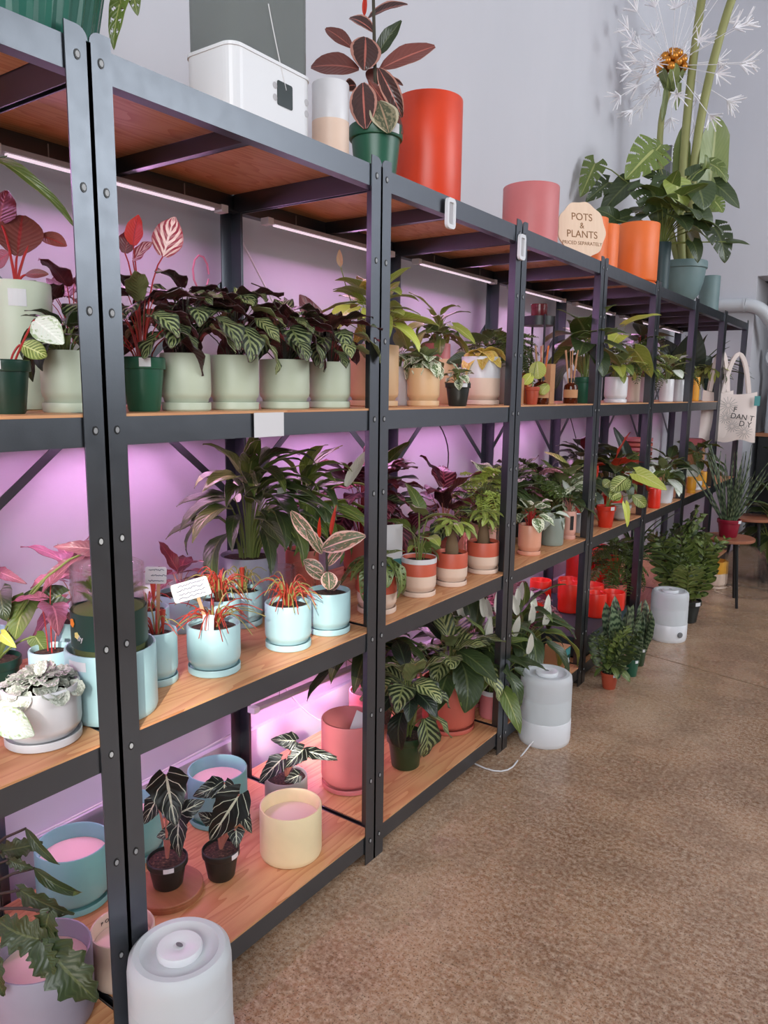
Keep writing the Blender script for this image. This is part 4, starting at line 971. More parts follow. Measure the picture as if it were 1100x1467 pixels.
# ---- low shelf (sunlit, blue pots)
R = PP('silver_peperomia', 'silver rippled peperomia in a sunlit white pot with saucer', -.113, .735, Z1, .07, .113, 'saucer', 'white')
rosette(R, 'silver', 46, .102, .022, .052, .032, .06, sr=None, up=.9, down=-.2)
R = PP('white_leaf_plant', 'plant with pale white leaf poking in at the left edge', -.16, .60, Z1, .04, .09, 'nursery', 'dark_green_plastic')
explicit(R, [tuple(v + (.047, .05, 0, .047, .05, 0, 0)[i] for i, v in enumerate(rw)) for rw in E['whiteleaf']], ['whiteleaf', 'pinkish' if False else 'whiteleaf'], .08, 'stem_green', .0016)
R = EP('large empty blue pot holding a clear flytrap tube', -.118, .893, Z1, .09, .146, 'cyl', 'blue', tagp=-1.4)
R = thing('flytrap_tube', 'clear plastic tube of carnivorous plants with a dark green floral band', 'terrarium', (-.118, .893, Z1 + .028))
MB().lathe([(.071, .0), (.074, .0), (.072, .285), (.06, .292), (0, .292), (0, .289), (.058, .289), (.069, .283), (.071, .0)], 32).build('tube', 'clear_plastic', R)
MB().lathe([(.0745, .125), (.0752, .125), (.0748, .198), (.0741, .198)], 32).build('label_band', 'label_green', R)
for a, z_, rr, mt in ((-1.75, .178, .009, 'flower_orange'), (-1.55, .155, .007, 'flower_yellow'), (-.30, .185, .009, 'flower_orange'), (-.48, .176, .008, 'flower_orange'), (-.22, .172, .008, 'flower_yellow'), (-.12, .142, .012, 'flower_red')):
    q = MB()
    for k in range(5):
        b = k * 2 * PI / 5; q.prism([(math.cos(b) * rr * .55 + rr * .5 * math.cos(c * PI / 3), math.sin(b) * rr * .55 + rr * .5 * math.sin(c * PI / 3)) for c in range(6)], 2, 0, .0008 + k * .0001)
    q.build('printed_flower', mt, R, (math.cos(a) * .0757, math.sin(a) * .0757, z_), (PI / 2, 0, a + PI / 2))
for a, z_, tx in ((-1.42, .150, 'fly'), (-.42, .158, 'fly'), (-.42, .143, 'TRAP')):
    text_mesh(tx, .017, 'paper', 'print', R, (math.cos(a) * .0762, math.sin(a) * .0762, z_), (PI / 2, 0, a + PI / 2), .0002)
MB().lathe([(0, .02), (.068, .02), (.068, .196), (.05, .204), (0, .206)], 24, None, (0, 0, 0), .001).build('growing_medium', 'moss', R)
rosette(R, 'heart_light', 26, .2, .05, .05, .03, .11, keys2=['varieg', 'midleaf'], up=1.4, down=1.0)
R = PP('pitcher_plant', 'red stemmed sprout in a blue pot behind the flytrap tube', -.276, .853, Z1, .045, .113, 'cyl', 'blue')
rosette(R, 'arrowpink', 4, .1, .16, .05, .08, .03, 'stem_red')
R = PP('philodendron', 'philodendron with green and pink arrow leaves at the left edge', -.375, .786, Z1, .05, .09, 'nursery', 'dark_green_plastic')
explicit(R, E['philo'], ['heart', 'heart_dark', 'heart_dark', 'heart', 'arrowpink', 'arrowpink', 'arrowpink', 'heart_lime'], .08, 'stem_green', .003)
EP('blue pot at the far left behind the philodendron', -.47, .80, Z1, .07, .12, 'cyl', 'blue')
R = PP('arrowhead_plant', 'arrowhead plant with dusky pink leaves near the nearest post', -.43, 1.02, Z1, .055, .11, 'cyl', 'blue')
rosette(R, 'arrowpink', 7, .1, .17, .07, .10, .03, 'stem_pink')
def sundew(R, z0, n, H, S, red=True, pit=3):
    mb = MB()
    for i in range(n):
        a = i * 2.4; h = H * random.uniform(.5, 1.1); q = S * random.uniform(.5, 1.3)
        mb.tube(bez((math.cos(a) * .008, math.sin(a) * .008, z0 - .003), (math.cos(a) * q * .3, math.sin(a) * q * .3, z0 + h * 1.5), (math.cos(a) * q, math.sin(a) * q, z0 + h * random.uniform(-.1, .9)), 6), .0021, 5, 0 if i % 3 else 1, .0011)
    stuff(mb.build('tendrils', ['pitcher_red' if red else 'pitcher_olive', 'pitcher_olive'], R))
    for i in range(pit):
        a = random.uniform(0, 6); p = (math.cos(a) * .018, math.sin(a) * .018, z0 - .003)
        h = H * random.uniform(.7, 1.3)
        MB().lathe([(.0015, 0), (.003, h * .4), (.0065, h * .85), (.0075, h), (.006, h), (.004, h * .8), (0, h * .6)], 10, None, p).build('pitcher', 'pitcher_olive' if i % 2 else 'pitcher_red', R)
for x, y, r, h, n, H, S, red, lb in (
        (-.175, 1.05, .047, .124, 5, .06, .06, True, 'narrow blue pot with a few dry tendrils beside the flytrap tube'),
        (-.325, 1.145, .05, .128, 5, .06, .05, True, 'blue pot holding a looping pink tendril behind the handwritten cards'),
        (-.125, 1.178, .063, .117, 16, .07, .09, True, 'front blue pot of sprawling red sundew with a folded white card'),
        (-.237, 1.301, .052, .134, 20, .085, .07, True, 'bright red pitcher plant in a blue pot behind the front sundew'),
        (-.332, 1.474, .056, .104, 9, .08, .05, False, 'pale olive pitcher plant in a blue pot below the peace lily'),
        (-.101, 1.413, .061, .12, 22, .08, .07, True, 'red tangled sundew in the sunlit blue pot at the shelf edge')):
    R = PP('carnivorous_plant', lb, x, y, Z1, r, h, 'saucer', 'blue', group='carnivorous plants in blue pots')
    sundew(R, h - .012, int(n * 2.1), H, S * 1.15, red, 1 if n < 10 else 0)
    if 'folded' in lb:
        MB().prism([(-.013, 0), (.013, 0), (.013, .05), (-.013, .05)], 1, -.0006, .0006).build('folded_card', 'paper', R, (.02, -.035, h - .02), (-.15, 0, .6))
R = PP('pink_sprout_plant', 'plant with pink blades in a shaded blue pot by the wall', -.44, 1.34, Z1, .065, .105, 'cyl', 'blue')
rosette(R, 'arrowpink', 7, .095, .08, .05, .08, .03, 'stem_pink', keys2=['varieg', 'maroon'])
R = PP('rubber_plant', 'pink edged rubber plant in a blue pot near the second post', -.097, 1.576, Z1, .061, .118, 'saucer', 'blue')
explicit(R, E['tineke'], ['tineke'] * 8 + ['bud', 'bud'], .11, 'stem_dark', None)
tubes_stalk(R, [(0, 0, .105), (-.004, -.003, .17), (-.006, -.004, .24)], .004, 'stem_dark', 'trunk', .003)
R = PP('peace_lily', 'big dark peace lily in a lilac glazed pot, low shelf', -.44, 1.605, Z1, .089, .168, 'cyl', 'lilac')
rosette(R, 'lily', 40, .155, .27, .13, .185, .06, sr=.0028, up=1.2, down=-.2, keys2=['lily', 'lily_mid'])
for q in ((-.02, -.02), (.07, .08)):
    leaf_bt(R, 'spathe', 0, (q[0], q[1], .33), (q[0] - .01, q[1], .4), .03, name='spathe')
R = PP('peace_lily', 'second peace lily in a terracotta pot beside the lilac one', -.42, 1.83, Z1, .055, .15, 'cyl', 'terracotta')
rosette(R, 'lily_mid', 26, .14, .25, .11, .16, .04, sr=.0025, up=1.2, down=-.2, keys2=['lily'])
leaf_bt(R, 'spathe', 1, (.12, .08, .36), (.18, .12, .48), .035, name='spathe')
for x, y, lb in ((-.30, 1.60, 'left clear plastic cup behind the red sundew'), (-.26, 1.66, 'right clear plastic cup behind the red sundew')):
    R = thing('plastic_cup', lb, 'cup', (x, y, Z1))
    MB().lathe([(.0, .0), (.032, 0), (.036, .15), (.034, .152), (.033, .15), (.03, .003), (0, .003)], 28).build('body', 'clear_plastic', R); MB().lathe([(.0365, .144), (.0385, .146), (.0385, .152), (.036, .152)], 28).build('rim', 'clear_plastic', R)
R = PP('crimson_prayer_plant', 'crimson prayer plant in a terracotta pot left of the second post', -.42, 2.15, Z1, .062, .15, 'saucer', 'terracotta')
rosette(R, 'crimson', 26, .14, .24, .13, .15, .04, 'stem_red', .002, keys2=['maroon', 'crimson', 'calathea'])
EP('terracotta bowl pot under the crimson prayer plant leaves', -.26, 2.0, Z1, .055, .08, 'cyl', 'terracotta')
R = PP('swiss_cheese_vine', 'vine with holed leaves in a two tone pot behind the second post', -.103, 1.815, Z1, .061, .115, 'twotone', 'coral', band='blush')
rosette(R, 'swiss', 9, .105, .07, .08, .095, .03, down=-1.2, up=.2)
R = PP('aglaonema', 'green leaf plant in the left two tone coral pot', -.105, 2.055, Z1, .058, .126, 'twotone', 'coral', band='blush')
MB().lathe([(.0585, .112), (.0592, .112), (.0592, .128), (.056, .128), (.056, .118)], 32).build('white_rim', 'white', R)
rosette(R, 'heart', 5, .115, .19, .05, .1, .02, sr=.003, keys2=['heart_light', 'midleaf'], down=.0); rosette(R, 'heart_light', 5, .115, .09, .05, .055, .03)
for y, h, lb in ((2.239, .117, 'money tree with bulbous trunk in the middle two tone coral pot'), (2.473, .118, 'money tree in the right two tone coral pot by the third post')):
    R = PP('money_tree', lb, -.087, y, Z1, .056 if y < 2.3 else .06, h, 'twotone', 'coral', band='blush', group='money trees in two tone pots')
    MB().lathe([(0, 0), (.022, 0), (.024, .015), (.021, .04), (.013, .075), (.009, .085), (0, .088)], 16, None, (.0, 0, h - .012)).build('trunk', 'trunk', R)
    rosette(R, 'palmate', 5, h + .065, .05, .05, .075, .01, down=-.2, up=.5)
R = PP('calathea', 'calathea with rusty dark leaves in a wide terracotta pot', -.27, 2.49, Z1, .078, .12, 'saucer', 'terracotta')
rosette(R, 'crimson', 9, .11, .2, .10, .15, .04, 'stem_pink', .0025, keys2=['calathea', 'red', 'maroon']); rosette(R, 'calathea', 8, .11, .12, .1, .11, .04, 'stem_pink')
R = PP('leafy_plant', 'plant with dark arching leaves by the wall of the third bay', -.47, 2.35, Z1, .05, .13, 'cyl', 'rose')
rosette(R, 'heart_dark', 8, .12, .27, .12, .13, .04, sr=.0025, keys2=['crimson'])
R = PP('lime_fern', 'bushy lime fern behind the money trees', -.21, 2.70, Z1, .055, .14, 'cyl', 'blush_pink')
rosette(R, 'fern_lime', 26, .13, .21, .08, .115, .03, down=-.9, keys2=['fern_lime', 'varieg'])
EP('grey pot behind the third post, low shelf', -.24, 2.92, Z1, .042, .13, 'cyl', 'sage_grey')
R = PP('red_pot_plant', 'small red nursery pot between the post and the wide terracotta pot', -.25, 2.23, Z1, .045, .1, 'nursery', 'red_plastic')
rosette(R, 'midleaf', 7, .09, .07, .06, .08, .02)
R = thing('display_card', 'white printed card standing right of the second post', 'sign', (-.18, 1.985, Z1))
MB().box((-.002, -.05, 0), (.002, .05, .235)).build('card', 'paper', R, (0, 0, 0), (0, 0, -.5))
MB().box((.0021, -.05, .01), (.0027, .05, .12)).build('printed_panel', 'teal_print', R, (0, 0, 0), (0, 0, -.5))
text_mesh('BEL', .03, 'ink', 'lettering', R, (.003, .012, .19), (PI / 2, 0, PI / 2 - .5), .0003)
for x, y, z, w, h, rz, rx, st, lb, rows in ((-.20, 1.075, .96, .048, .04, .75, -.05, .12, 'handwritten white card on a wooden stick near the flytrap tube', 3), (-.14, 1.125, .925, .088, .045, .7, .28, .1, 'larger tilted handwritten white card among the blue pots', 4)):
    R = thing('plant_marker', lb, 'card', (x, y, z)); R.rotation_euler = (0, -rx, rz)
    MB().prism(rounded(-w / 2, -h / 2, w / 2, h / 2, .005, 3), 1, -.0006, .0006).build('card', 'paper', R)
    MB().box((-.004 + w * .12, .0008, -h / 2 - st), (.004 + w * .12, .003, h * .2)).build('stick', 'reed', R)
    for q in range(rows):
        zz = h * (.32 - q * .64 / (rows - 1)); x0 = -w * .42 + random.uniform(0, .01)
        pts = [(x0 + i * w * .72 / 22, -.0009, zz + random.uniform(-.0022, .0022)) for i in range(23)]
        MB().tube(pts, .0007, 4).build('handwriting', 'pen_ink', R)
# fourth bay, low shelf
R = PP('pink_stem_plant', 'red stemmed plant in a glossy peach pot right of the third post', -.078, 2.87, Z1, .048, .127, 'saucer', 'peach')
rosette(R, 'varieg', 9, .115, .09, .06, .08, .03, 'stem_red', .0028, keys2=['tineke', 'pinkish' if False else 'arrowpink'])
R = PP('pale_leaf_plant', 'pale leaved plant in a grey sage pot, low shelf', -.082, 3.119, Z1, .05, .124, 'cyl', 'sage_grey')
rosette(R, 'whiteleaf', 7, .115, .03, .04, .075, .03, down=-1.0, up=.2)
R = PP('silver_philodendron', 'silver leaved philodendron in a slim pink pot with black label', -.077, 3.3, Z1, .033, .131, 'saucer', 'blush_pink')
rosette(R, 'heart_dark', 6, .12, .09, .05, .09, .02, 'stem_pink', .002, keys2=['whiteleaf'])
MB().box((.0325, -.008, .045), (.0345, .008, .11)).build('label', 'black_label', R, (0, 0, 0), (0, 0, -.8))
EP('little stained white pot left of the fourth post', -.091, 3.484, Z1, .03, .09, 'cyl', 'white')
for x, y, key, k2, n, H, lb in ((-.28, 3.02, 'heart_dark', ['calathea', 'varieg'], 26, .18, 'dense dark foliage plant behind the peach pot'), (-.24, 3.28, 'fern', ['fern', 'feather'], 24, .22, 'ferny green plant with pink tips in the fourth bay'),
                                (-.3, 3.22, 'calathea', ['darkleaf', 'arrowpink'], 20, .2, 'striped leaf plant at the back of the fourth bay'), (-.17, 3.42, 'varieg', ['midleaf', 'heart'], 18, .16, 'speckled leaf plant beside the fourth post, low shelf')):
    R = PP('foliage_plant', lb, x, y, Z1, .06, .11, 'cyl', 'black_plastic')
    rosette(R, key, n, .1, H, .11, .12, .04, keys2=k2)
# fifth bay, low shelf
R = PP('lime_philodendron', 'lime striped prayer plant in a red nursery pot, fifth bay', -.045, 3.711, Z1, .048, .11, 'nursery', 'red_plastic', tagp=-.5)
explicit(R, E['limephilo'], ['heart_lime', 'prayer', 'prayer', 'heart_lime', 'prayer', 'prayer', 'prayer', 'prayer'], .1, 'stem_green', .0025)
EP('grey bowl beside the red nursery pot, fifth bay', -.05, 3.96, Z1, .055, .085, 'bowl', 'grey')
R = PP('anthurium', 'dark anthurium with one red flower in the fifth bay', -.25, 3.72, Z1, .06, .12, 'cyl', 'red')
rosette(R, 'darkleaf', 18, .11, .18, .11, .14, .04, keys2=['prayer', 'darker'])
leaf_bt(R, 'red', 0, (.12, -.02, .22), (.155, -.02, .31), .04, name='red_spathe'); leaf_bt(R, 'red', 1, (.12, -.02, .22), (.10, -.05, .27), .02, name='red_spathe')
for x, y, key, k2, H, lb, c in ((-.28, 4.0, 'darker', ['crimson', 'broad_dark'], .28, 'tall dark burgundy plant at the back of the fifth bay', 'red'), (-.15, 4.12, 'darkleaf', ['red', 'calathea'], .22, 'bronze leaved plant beside the fifth post, low shelf', 'red')):
    R = PP('foliage_plant', lb, x, y, Z1, .055, .11, 'cyl', c)
    rosette(R, key, 20, .1, H, .12, .13, .04, keys2=k2)
# sixth to eighth bays, low shelf
EP('red orange cylinder pot right of the fifth post', -.034, 4.53, Z1, .035, .117, 'cyl', 'red')
R = PP('string_leaf_plant', 'green plant in a white pot in the sixth bay, low shelf', -.06, 4.80, Z1, .058, .113, 'cyl', 'white')
rosette(R, 'whiteleaf', 14, .1, .12, .09, .11, .04, keys2=['darkleaf', 'midleaf'])
R = PP('leafy_plant', 'trailing plant in a small white pot before the sixth post', -.08, 4.99, Z1, .035, .11, 'cyl', 'white')
rosette(R, 'darkleaf', 12, .1, .16, .08, .12, .03, keys2=['midleaf'])
R = PP('foliage_plant', 'mixed dark foliage at the back of the sixth bay', -.26, 4.65, Z1, .06, .12, 'cyl', 'grey')
rosette(R, 'midleaf', 20, .11, .16, .12, .12, .04, keys2=['fern', 'silver'])
leaf_bt(R, 'broad_dark', 0, (.02, .1, .15), (-.08, .0, .46), .09)
for i in range(6):
    tag(MB().lathe([(0, 0), (.085, 0), (.1, .012), (.1, .03), (.094, .03), (.08, .012), (0, .01)], 28).build('pot_saucer', 'rose' if i % 2 else 'terracotta', None, (-.30, 5.0, Z1 + .2 + i * .0305)), ('lowest', 'second lowest', 'third lowest', 'third highest', 'second highest', 'topmost')[i] + ' rose saucer in the stack in the sixth bay', 'saucer', 'stacked rose saucers')
R = thing('wooden_crate', 'small wooden crate carrying the stack of rose saucers', 'crate', (-.30, 5.0, Z1))
for a in (-1, 1):
    for b in (-1, 1):
        MB().box((a * .1 - .01, b * .045 - .01, 0), (a * .1 + .01, b * .045 + .01, .19)).build('corner_post', 'board_wood', R)
for q in range(3):
    MB().box((-.115, -.06, .02 + q * .06), (.115, -.056, .06 + q * .06)).build('slat', 'board_wood', R)
MB().box((-.115, -.06, .19), (.115, .06, .199)).build('top', 'board_wood', R)
EP('left yellow pot on the low shelf of the seventh bay', -.03, 5.40, Z1, .031, .11, 'saucer', 'yellow')
R = PP('grey_leaf_plant', 'grey green leafy plant in a yellow and white pot', -.06, 5.62, Z1, .05, .115, 'twotone', 'yellow', band='white')
rosette(R, 'darkleaf', 16, .1, .2, .12, .13, .04, keys2=['whiteleaf', 'fern_dark'])
EP('right yellow pot beside the kraft box, seventh bay', -.06, 5.84, Z1, .032, .11, 'saucer', 'yellow')
R = thing('product_box', 'tall pinkish card box at the end of the low shelf', 'box', (-.16, 5.99, Z1))
MB().prism(rounded(-.06, -.06, .06, .06, .003, 2), 2, 0, .30).build('carton', 'kraft', R); MB().prism(rounded(-.061, -.061, .061, .061, .003, 2), 2, .3, .34).build('lid', 'rose', R)

# ---- bottom shelf
R = EP('lilac grey pot with a pale pink inner disc at the bottom left corner', -.155, .725, Z0, .096, .153, 'cyl', 'lilac', liner=True)
R = EP('large aqua pot with saucer left of the nearest post', -.441, .975, Z0, .09, .155, 'saucer', 'aqua', liner=True)
R = EP('beige pot with inner lettering behind the nearest post', -.125, .893, Z0, .069, .114, 'cyl', 'beige', liner=True)
for q in range(7):
    a = 2.0 + q * .22
    text_mesh('SMALL PLNT'[q:q + 1].strip() or 'O', .012, 'ink', 'inner_lettering', R, (math.cos(a) * .0605, math.sin(a) * .0605, .098), (PI / 2, 0, a - PI / 2), .0003)
R = PP('xanadu_philodendron', 'glossy lobed philodendron spilling in at the bottom left', -.36, .63, Z0, .08, .16, 'cyl', 'lilac')
explicit(R, [tuple(v + (.06, -.01, 0, .06, -.01, 0, 0)[i] for i, v in enumerate(rw)) for rw in E['xanadu']], ['xanadu', 'xanadu', 'lily', 'xanadu', 'xanadu', 'xanadu', 'xanadu', 'xanadu', 'xanadu', 'lily'], .15, 'stem_dark', .004)
R = thing('round_board', 'round wooden serving board under the left alocasia', 'board', (-.265, 1.126, Z0))
MB().lathe([(0, 0), (.088, 0), (.09, .002), (.09, .019), (.088, .021), (0, .021)], 48).build('disc', 'board_wood', R); MB().lathe([(.089, .008), (.0905, .009), (.0905, .012), (.089, .013)], 48).build('edge_band', 'board_wood', R)
R = PP('alocasia', 'alocasia with veined arrow leaves on the round wooden board', -.268, 1.13, Z0 + .021, .052, .076, 'nursery', 'black_plastic', tagp=-.62)
explicit(R, E['aloc1'], ['alocasia'], .07, 'stem_pink', .004)
R = PP('alocasia', 'alocasia with veined arrow leaves right of the round board', -.205, 1.255, Z0, .050, .082, 'nursery', 'black_plastic', tagp=.1)
explicit(R, E['aloc2'], ['alocasia'], .075, 'stem_pink', .004)
EP('aqua pot with saucer behind the two alocasias', -.427, 1.447, Z0, .089, .157, 'saucer', 'aqua', liner=True)
EP('aqua pot hidden behind the alocasia on the board', -.472, 1.19, Z0, .069, .15, 'saucer', 'aqua', liner=True)
EP('cream empty pot at the front of the bottom shelf', -.127, 1.445, Z0, .087, .146, 'cyl', 'cream', liner=True)
R = PP('alocasia', 'small alocasia in a grey pot behind the cream pot', -.329, 1.645, Z0, .068, .08, 'cyl', 'grey')
explicit(R, E['aloc3'], ['alocasia'], .07, 'stem_pink', .003)
R = EP('tall rose pot holding a folded paper behind the second post', -.227, 1.842, Z0, .093, .231, 'saucer', 'rose')
MB().prism([(-.05, 0), (.04, -.01), (.05, .14), (-.01, .16)], 1, -.0006, .0006).build('folded_paper', 'paper', R, (.02, .0, .09), (-.2, .1, .6))
R = PP('rattlesnake_calathea', 'calathea with feathered green leaves in an olive nursery pot', -.143, 2.053, Z0, .067, .119, 'nursery', 'olive_plastic')
rosette(R, 'calathea_lit', 20, .11, .24, .09, .13, .04, sr=.0025, keys2=['darker', 'calathea'], down=-.9)
R = PP('calathea', 'calathea with pale striped leaves in a big terracotta pink pot', -.184, 2.416, Z0, .103, .193, 'saucer', 'terracotta')
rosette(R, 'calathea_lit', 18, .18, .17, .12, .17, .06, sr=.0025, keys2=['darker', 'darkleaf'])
R = PP('peace_lily', 'dark peace lily at the back of the third bay', -.42, 2.2, Z0, .07, .16, 'cyl', 'rose')
rosette(R, 'lily', 20, .15, .25, .14, .22, .05, sr=.0025)
def lily(R, z0, n, H, S, L, fl):
    rosette(R, 'lily', n, z0, H, S, L, .05, sr=.0025, up=1.2, asp=1.2, keys2=['lily_mid', 'lily'])
    mb = MB()
    for i in range(fl):
        a = i * 2.4 + .5; q = S * random.uniform(.3, 1.1); p = Vector((math.cos(a) * q + .03, math.sin(a) * q, z0 + H * random.uniform(.85, 1.25)))
        mb.tube(bez((0, 0, z0), (p.x * .4, p.y * .4, p.z * .8), p, 5), .002, 4)
        fl_ = leaf_bt(R, 'spathe', i, p, p + Vector((random.uniform(-.03, .03), random.uniform(-.03, .03), .095)), .03, name='spathe')
    stuff(mb.build('flower_stems', 'stem_green', R))
R = PP('peace_lily', 'flowering peace lily in a rose pot left of the third post', -.21, 2.66, Z0, .05, .13, 'saucer', 'rose'); lily(R, .12, 20, .24, .13, .2, 7)
R = PP('peace_lily', 'flowering peace lily in a rose pot with a white rim', -.09, 2.60, Z0, .05, .114, 'cyl', 'rose'); lily(R, .1, 14, .2, .1, .17, 5)
MB().lathe([(.051, .098), (.052, .098), (.052, .116), (.048, .116)], 28).build('white_rim', 'white', R)
R = PP('peace_lily', 'flowering peace lily behind the floor humidifier', -.14, 2.95, Z0, .07, .12, 'nursery', 'dark_green_plastic'); lily(R, .11, 26, .22, .15, .2, 8)
R = PP('pink_astilbe', 'feathery pink plume plant in the fourth bay bottom shelf', -.32, 3.22, Z0, .07, .13, 'cyl', 'rose')
rosette(R, 'feather', 22, .12, .22, .12, .17, .05, 'stem_pink', keys2=['crimson'])
R = thing('product_box', 'printed kraft box with a white flower picture by the humidifier', 'box', (-.075, 3.235, Z0))
MB().prism(rounded(-.05, -.035, .05, .035, .002, 2), 2, 0, .125).build('carton', 'kraft', R)
MB().box((.0502, -.03, .004), (.051, .03, .121)).build('printed_panel', 'label_green', R); MB().box((.0511, -.028, .085), (.0516, .028, .118)).build('printed_band', 'teal_print', R)
for q in range(5):
    a = q * 1.256; MB().prism([(math.cos(a) * .011 + .009 * math.cos(c * PI / 4), math.sin(a) * .014 + .009 * math.sin(c * PI / 4)) for c in range(8)], 0, .0512, .0516 + q * .0001).build('printed_petal', 'paper', R, (0, .002, .05))
R = thing('plastic_crate', 'dark plastic crate holding up the red pots', 'crate', (-.25, 3.80, Z0))
for a, b in (((-.25, -.36, 0), (.22, .36, .008)), ((-.25, -.36, 0), (-.24, .36, .105)), ((.21, -.36, 0), (.22, .36, .105)), ((-.25, -.36, 0), (.22, -.35, .105)), ((-.25, .35, 0), (.22, .36, .105))):
    MB().box(a, b).build('side_panel', 'dark_teal', R)
MB().box((-.24, -.35, .096), (.21, .35, .104)).build('insert_tray', 'dark_teal', R)
ZR = Z0 + .105
rp = ((-.36, 4.08, .062, .125, 'front left red pot on the dark crate'), (-.22, 4.06, .07, .12, 'broad red pot in the middle of the dark crate'), (-.09, 4.05, .064, .1, 'front right red orange pot on the dark crate, beside the post'),
      (-.44, 3.86, .06, .15, 'red pot at the back left of the crate'), (-.40, 3.66, .062, .13, 'red pot nearest the wall on the crate'), (-.12, 3.86, .055, .13, 'red pot behind the right front red pot'), (-.27, 3.86, .06, .16, 'tall red pot in the centre of the crate'))
for x, y, r, h, lb in rp:
    EP(lb, x, y, ZR, r, h, 'cyl', 'red', group='red pots on the crate')
for x, y, lb in ((-.46, 4.5, 'red pot at the back of the sixth bay bottom shelf'), (-.32, 4.62, 'red pot in the middle of the sixth bay bottom shelf'), (-.45, 4.78, 'farthest red pot on the bottom shelf')):
    EP(lb, x, y, Z0, .08, .3, 'cyl', 'red', group='red pots in the sixth bay')
R = PP('fern_plant', 'brownish fern between red pots in the fifth bay', -.18, 4.35, Z0, .07, .18, 'cyl', 'terracotta')
rosette(R, 'fern', 22, .17, .24, .12, .15, .05)
R = PP('spider_grass', 'dark spiky grass plant behind the fifth post', -.12, 4.5, Z0 + 0, .05, .3, 'cyl', 'black_plastic')
rosette(R, 'grass', 22, .29, .04, .03, .3, .03, sr=None, up=1.4, down=.2)

# ---- floor
def humidifier(x, y, lb, rz=0, cable=False):
    R = thing('humidifier', lb, 'humidifier', (x, y, 0), rz, 'white floor humidifiers')
    r = .104
    MB().lathe([(0, 0), (r * .94, 0), (r * .97, .004), (r, .02), (r, .098), (r * .985, .1), (0, .1)], 48).build('base', 'plastic_white', R)
    MB().lathe([(r * .97, .101), (r * .985, .101), (r * .98, .19), (r * .978, .255), (r * .95, .275), (r * .86, .284), (r * .74, .284), (r * .70, .279), (r * .5, .274), (0, .274)], 48, [1, 1] + [0] * 7).build('tank', ['frosted', 'frosted_water'], R)
    n = MB().lathe([(r * .42, .2745), (r * .44, .284), (r * .41, .29), (r * .16, .29), (r * .13, .288), (r * .1, .288), (0, .288)], 36).build('nozzle', 'plastic_white', R)
    MB().prism([(.009 * math.cos(i * PI / 6), .005 * math.sin(i * PI / 6)) for i in range(12)], 2, .2905, .2912).build('mist_hole', 'grey_plastic', n)
    if cable:
        tag(MB().tube(bez((0, -r - .002, .03), (-.02, -.2, -.02), (.0, -.25, .004), 5) + bez((.0, -.25, .004), (.03, -.4, .004), (-.12, -.36, .004), 6)[1:], .003, 6).build('power_cable', 'cable_white', None, (x, y, 0)), 'white cable curling from the humidifier beside the third post', 'cable')
    else:
        MB().lathe([(0, 0), (.016, 0), (.016, .006), (.013, .009), (0, .009)], 20).build('dial', 'grey_plastic', R, (.79 * r, -.6 * r, .05), (0, PI / 2, -.65))
    return R
R = humidifier(.103, .866, 'nearest white humidifier on the floor at the bottom edge')
text_mesh('LEVOIT', .02, 'grey_plastic', 'lettering', R, (.088, .044, .235), (PI / 2, PI / 2, PI / 2 + .45), .0003)
humidifier(.088, 2.721, 'white humidifier on the floor beside the third post, cable trailing', 0, True)
humidifier(.143, 4.341, 'farthest white humidifier on the floor below the sixth bay')
fl = (('small_zz_plant', 'young zz plant in a small clay red nursery pot on the floor', .122, 3.406, .042, .08, 'clay_plastic', 'zz', 7, .26), ('snake_plant', 'snake plant in the left small green floor pot', .10, 3.56, .036, .095, 'green_plastic', 'snake', 8, .32),
      ('snake_plant', 'snake plant in the middle small green floor pot', .16, 3.63, .034, .09, 'green_plastic', 'snake', 7, .24), ('snake_plant', 'snake plant in the right small green floor pot near the humidifier', .144, 3.80, .036, .098, 'olive_plastic', 'snake', 8, .26))
for nm, lb, x, y, r, h, c, key, n, H in fl:
    R = PP(nm, lb, x, y, 0, r, h, 'nursery', c, tagp=-.6)
    if key == 'zz':
        upright(R, 'zz', n, h - .01, H, r, .35, 1.3); rosette(R, 'midleaf', 8, h - .01, .08, .05, .06, .02)
    else:
        upright(R, key, n, h - .01, H, r, .3, 1.3)
R = PP('zz_plant', 'tall zz plant in a black pot behind the farthest humidifier', .15, 4.75, 0, .08, .14, 'nursery', 'black_plastic', tagp=-.5)
upright(R, 'zz', 13, .13, .48, .08, .42, 1.15)
R = PP('zz_plant', 'bushy dark zz plant beyond the farthest humidifier', .02, 5.02, 0, .08, .14, 'nursery', 'black_plastic')
upright(R, 'zz', 12, .13, .55, .08, .3, 1.1)
EP('yellow and white pot on the floor behind the zz plants', .10, 5.75, 0, .085, .2, 'twotone', 'yellow', band='blush')
def stool(x, y, h, lb):
    R = thing('round_stool', lb, 'stool', (x, y, 0), .3, 'round wooden stools')
    MB().lathe([(0, h - .022), (.162, h - .022), (.168, h - .018), (.168, h - .003), (.165, h), (0, h)], 48).build('seat', 'stool_wood', R)
    for i in range(3):
        a = i * 2 * PI / 3 - 1.1
        MB().tube([(math.cos(a) * .10, math.sin(a) * .10, h - .022), (math.cos(a) * .16, math.sin(a) * .16, 0)], .011, 8, 0, .009).build('leg', 'black_metal', R)
    MB().lathe([(.09, h - .03), (.12, h - .03), (.12, h - .023), (.09, h - .023)], 24).build('bracket', 'black_metal', R)
stool(.235, 5.36, .45, 'front round stool carrying the crimson pot'); stool(.255, 6.05, .5, 'rear round stool behind the crimson pot')
R = PP('cylinder_snake_plant', 'spiky cylindrical snake plant in a crimson pot on the front stool', .235, 5.36, .45, .075, .12, 'nursery', 'crimson_plastic', tagp=-.3)
upright(R, 'spike', 46, .11, .5, .075, .5, 1.2)
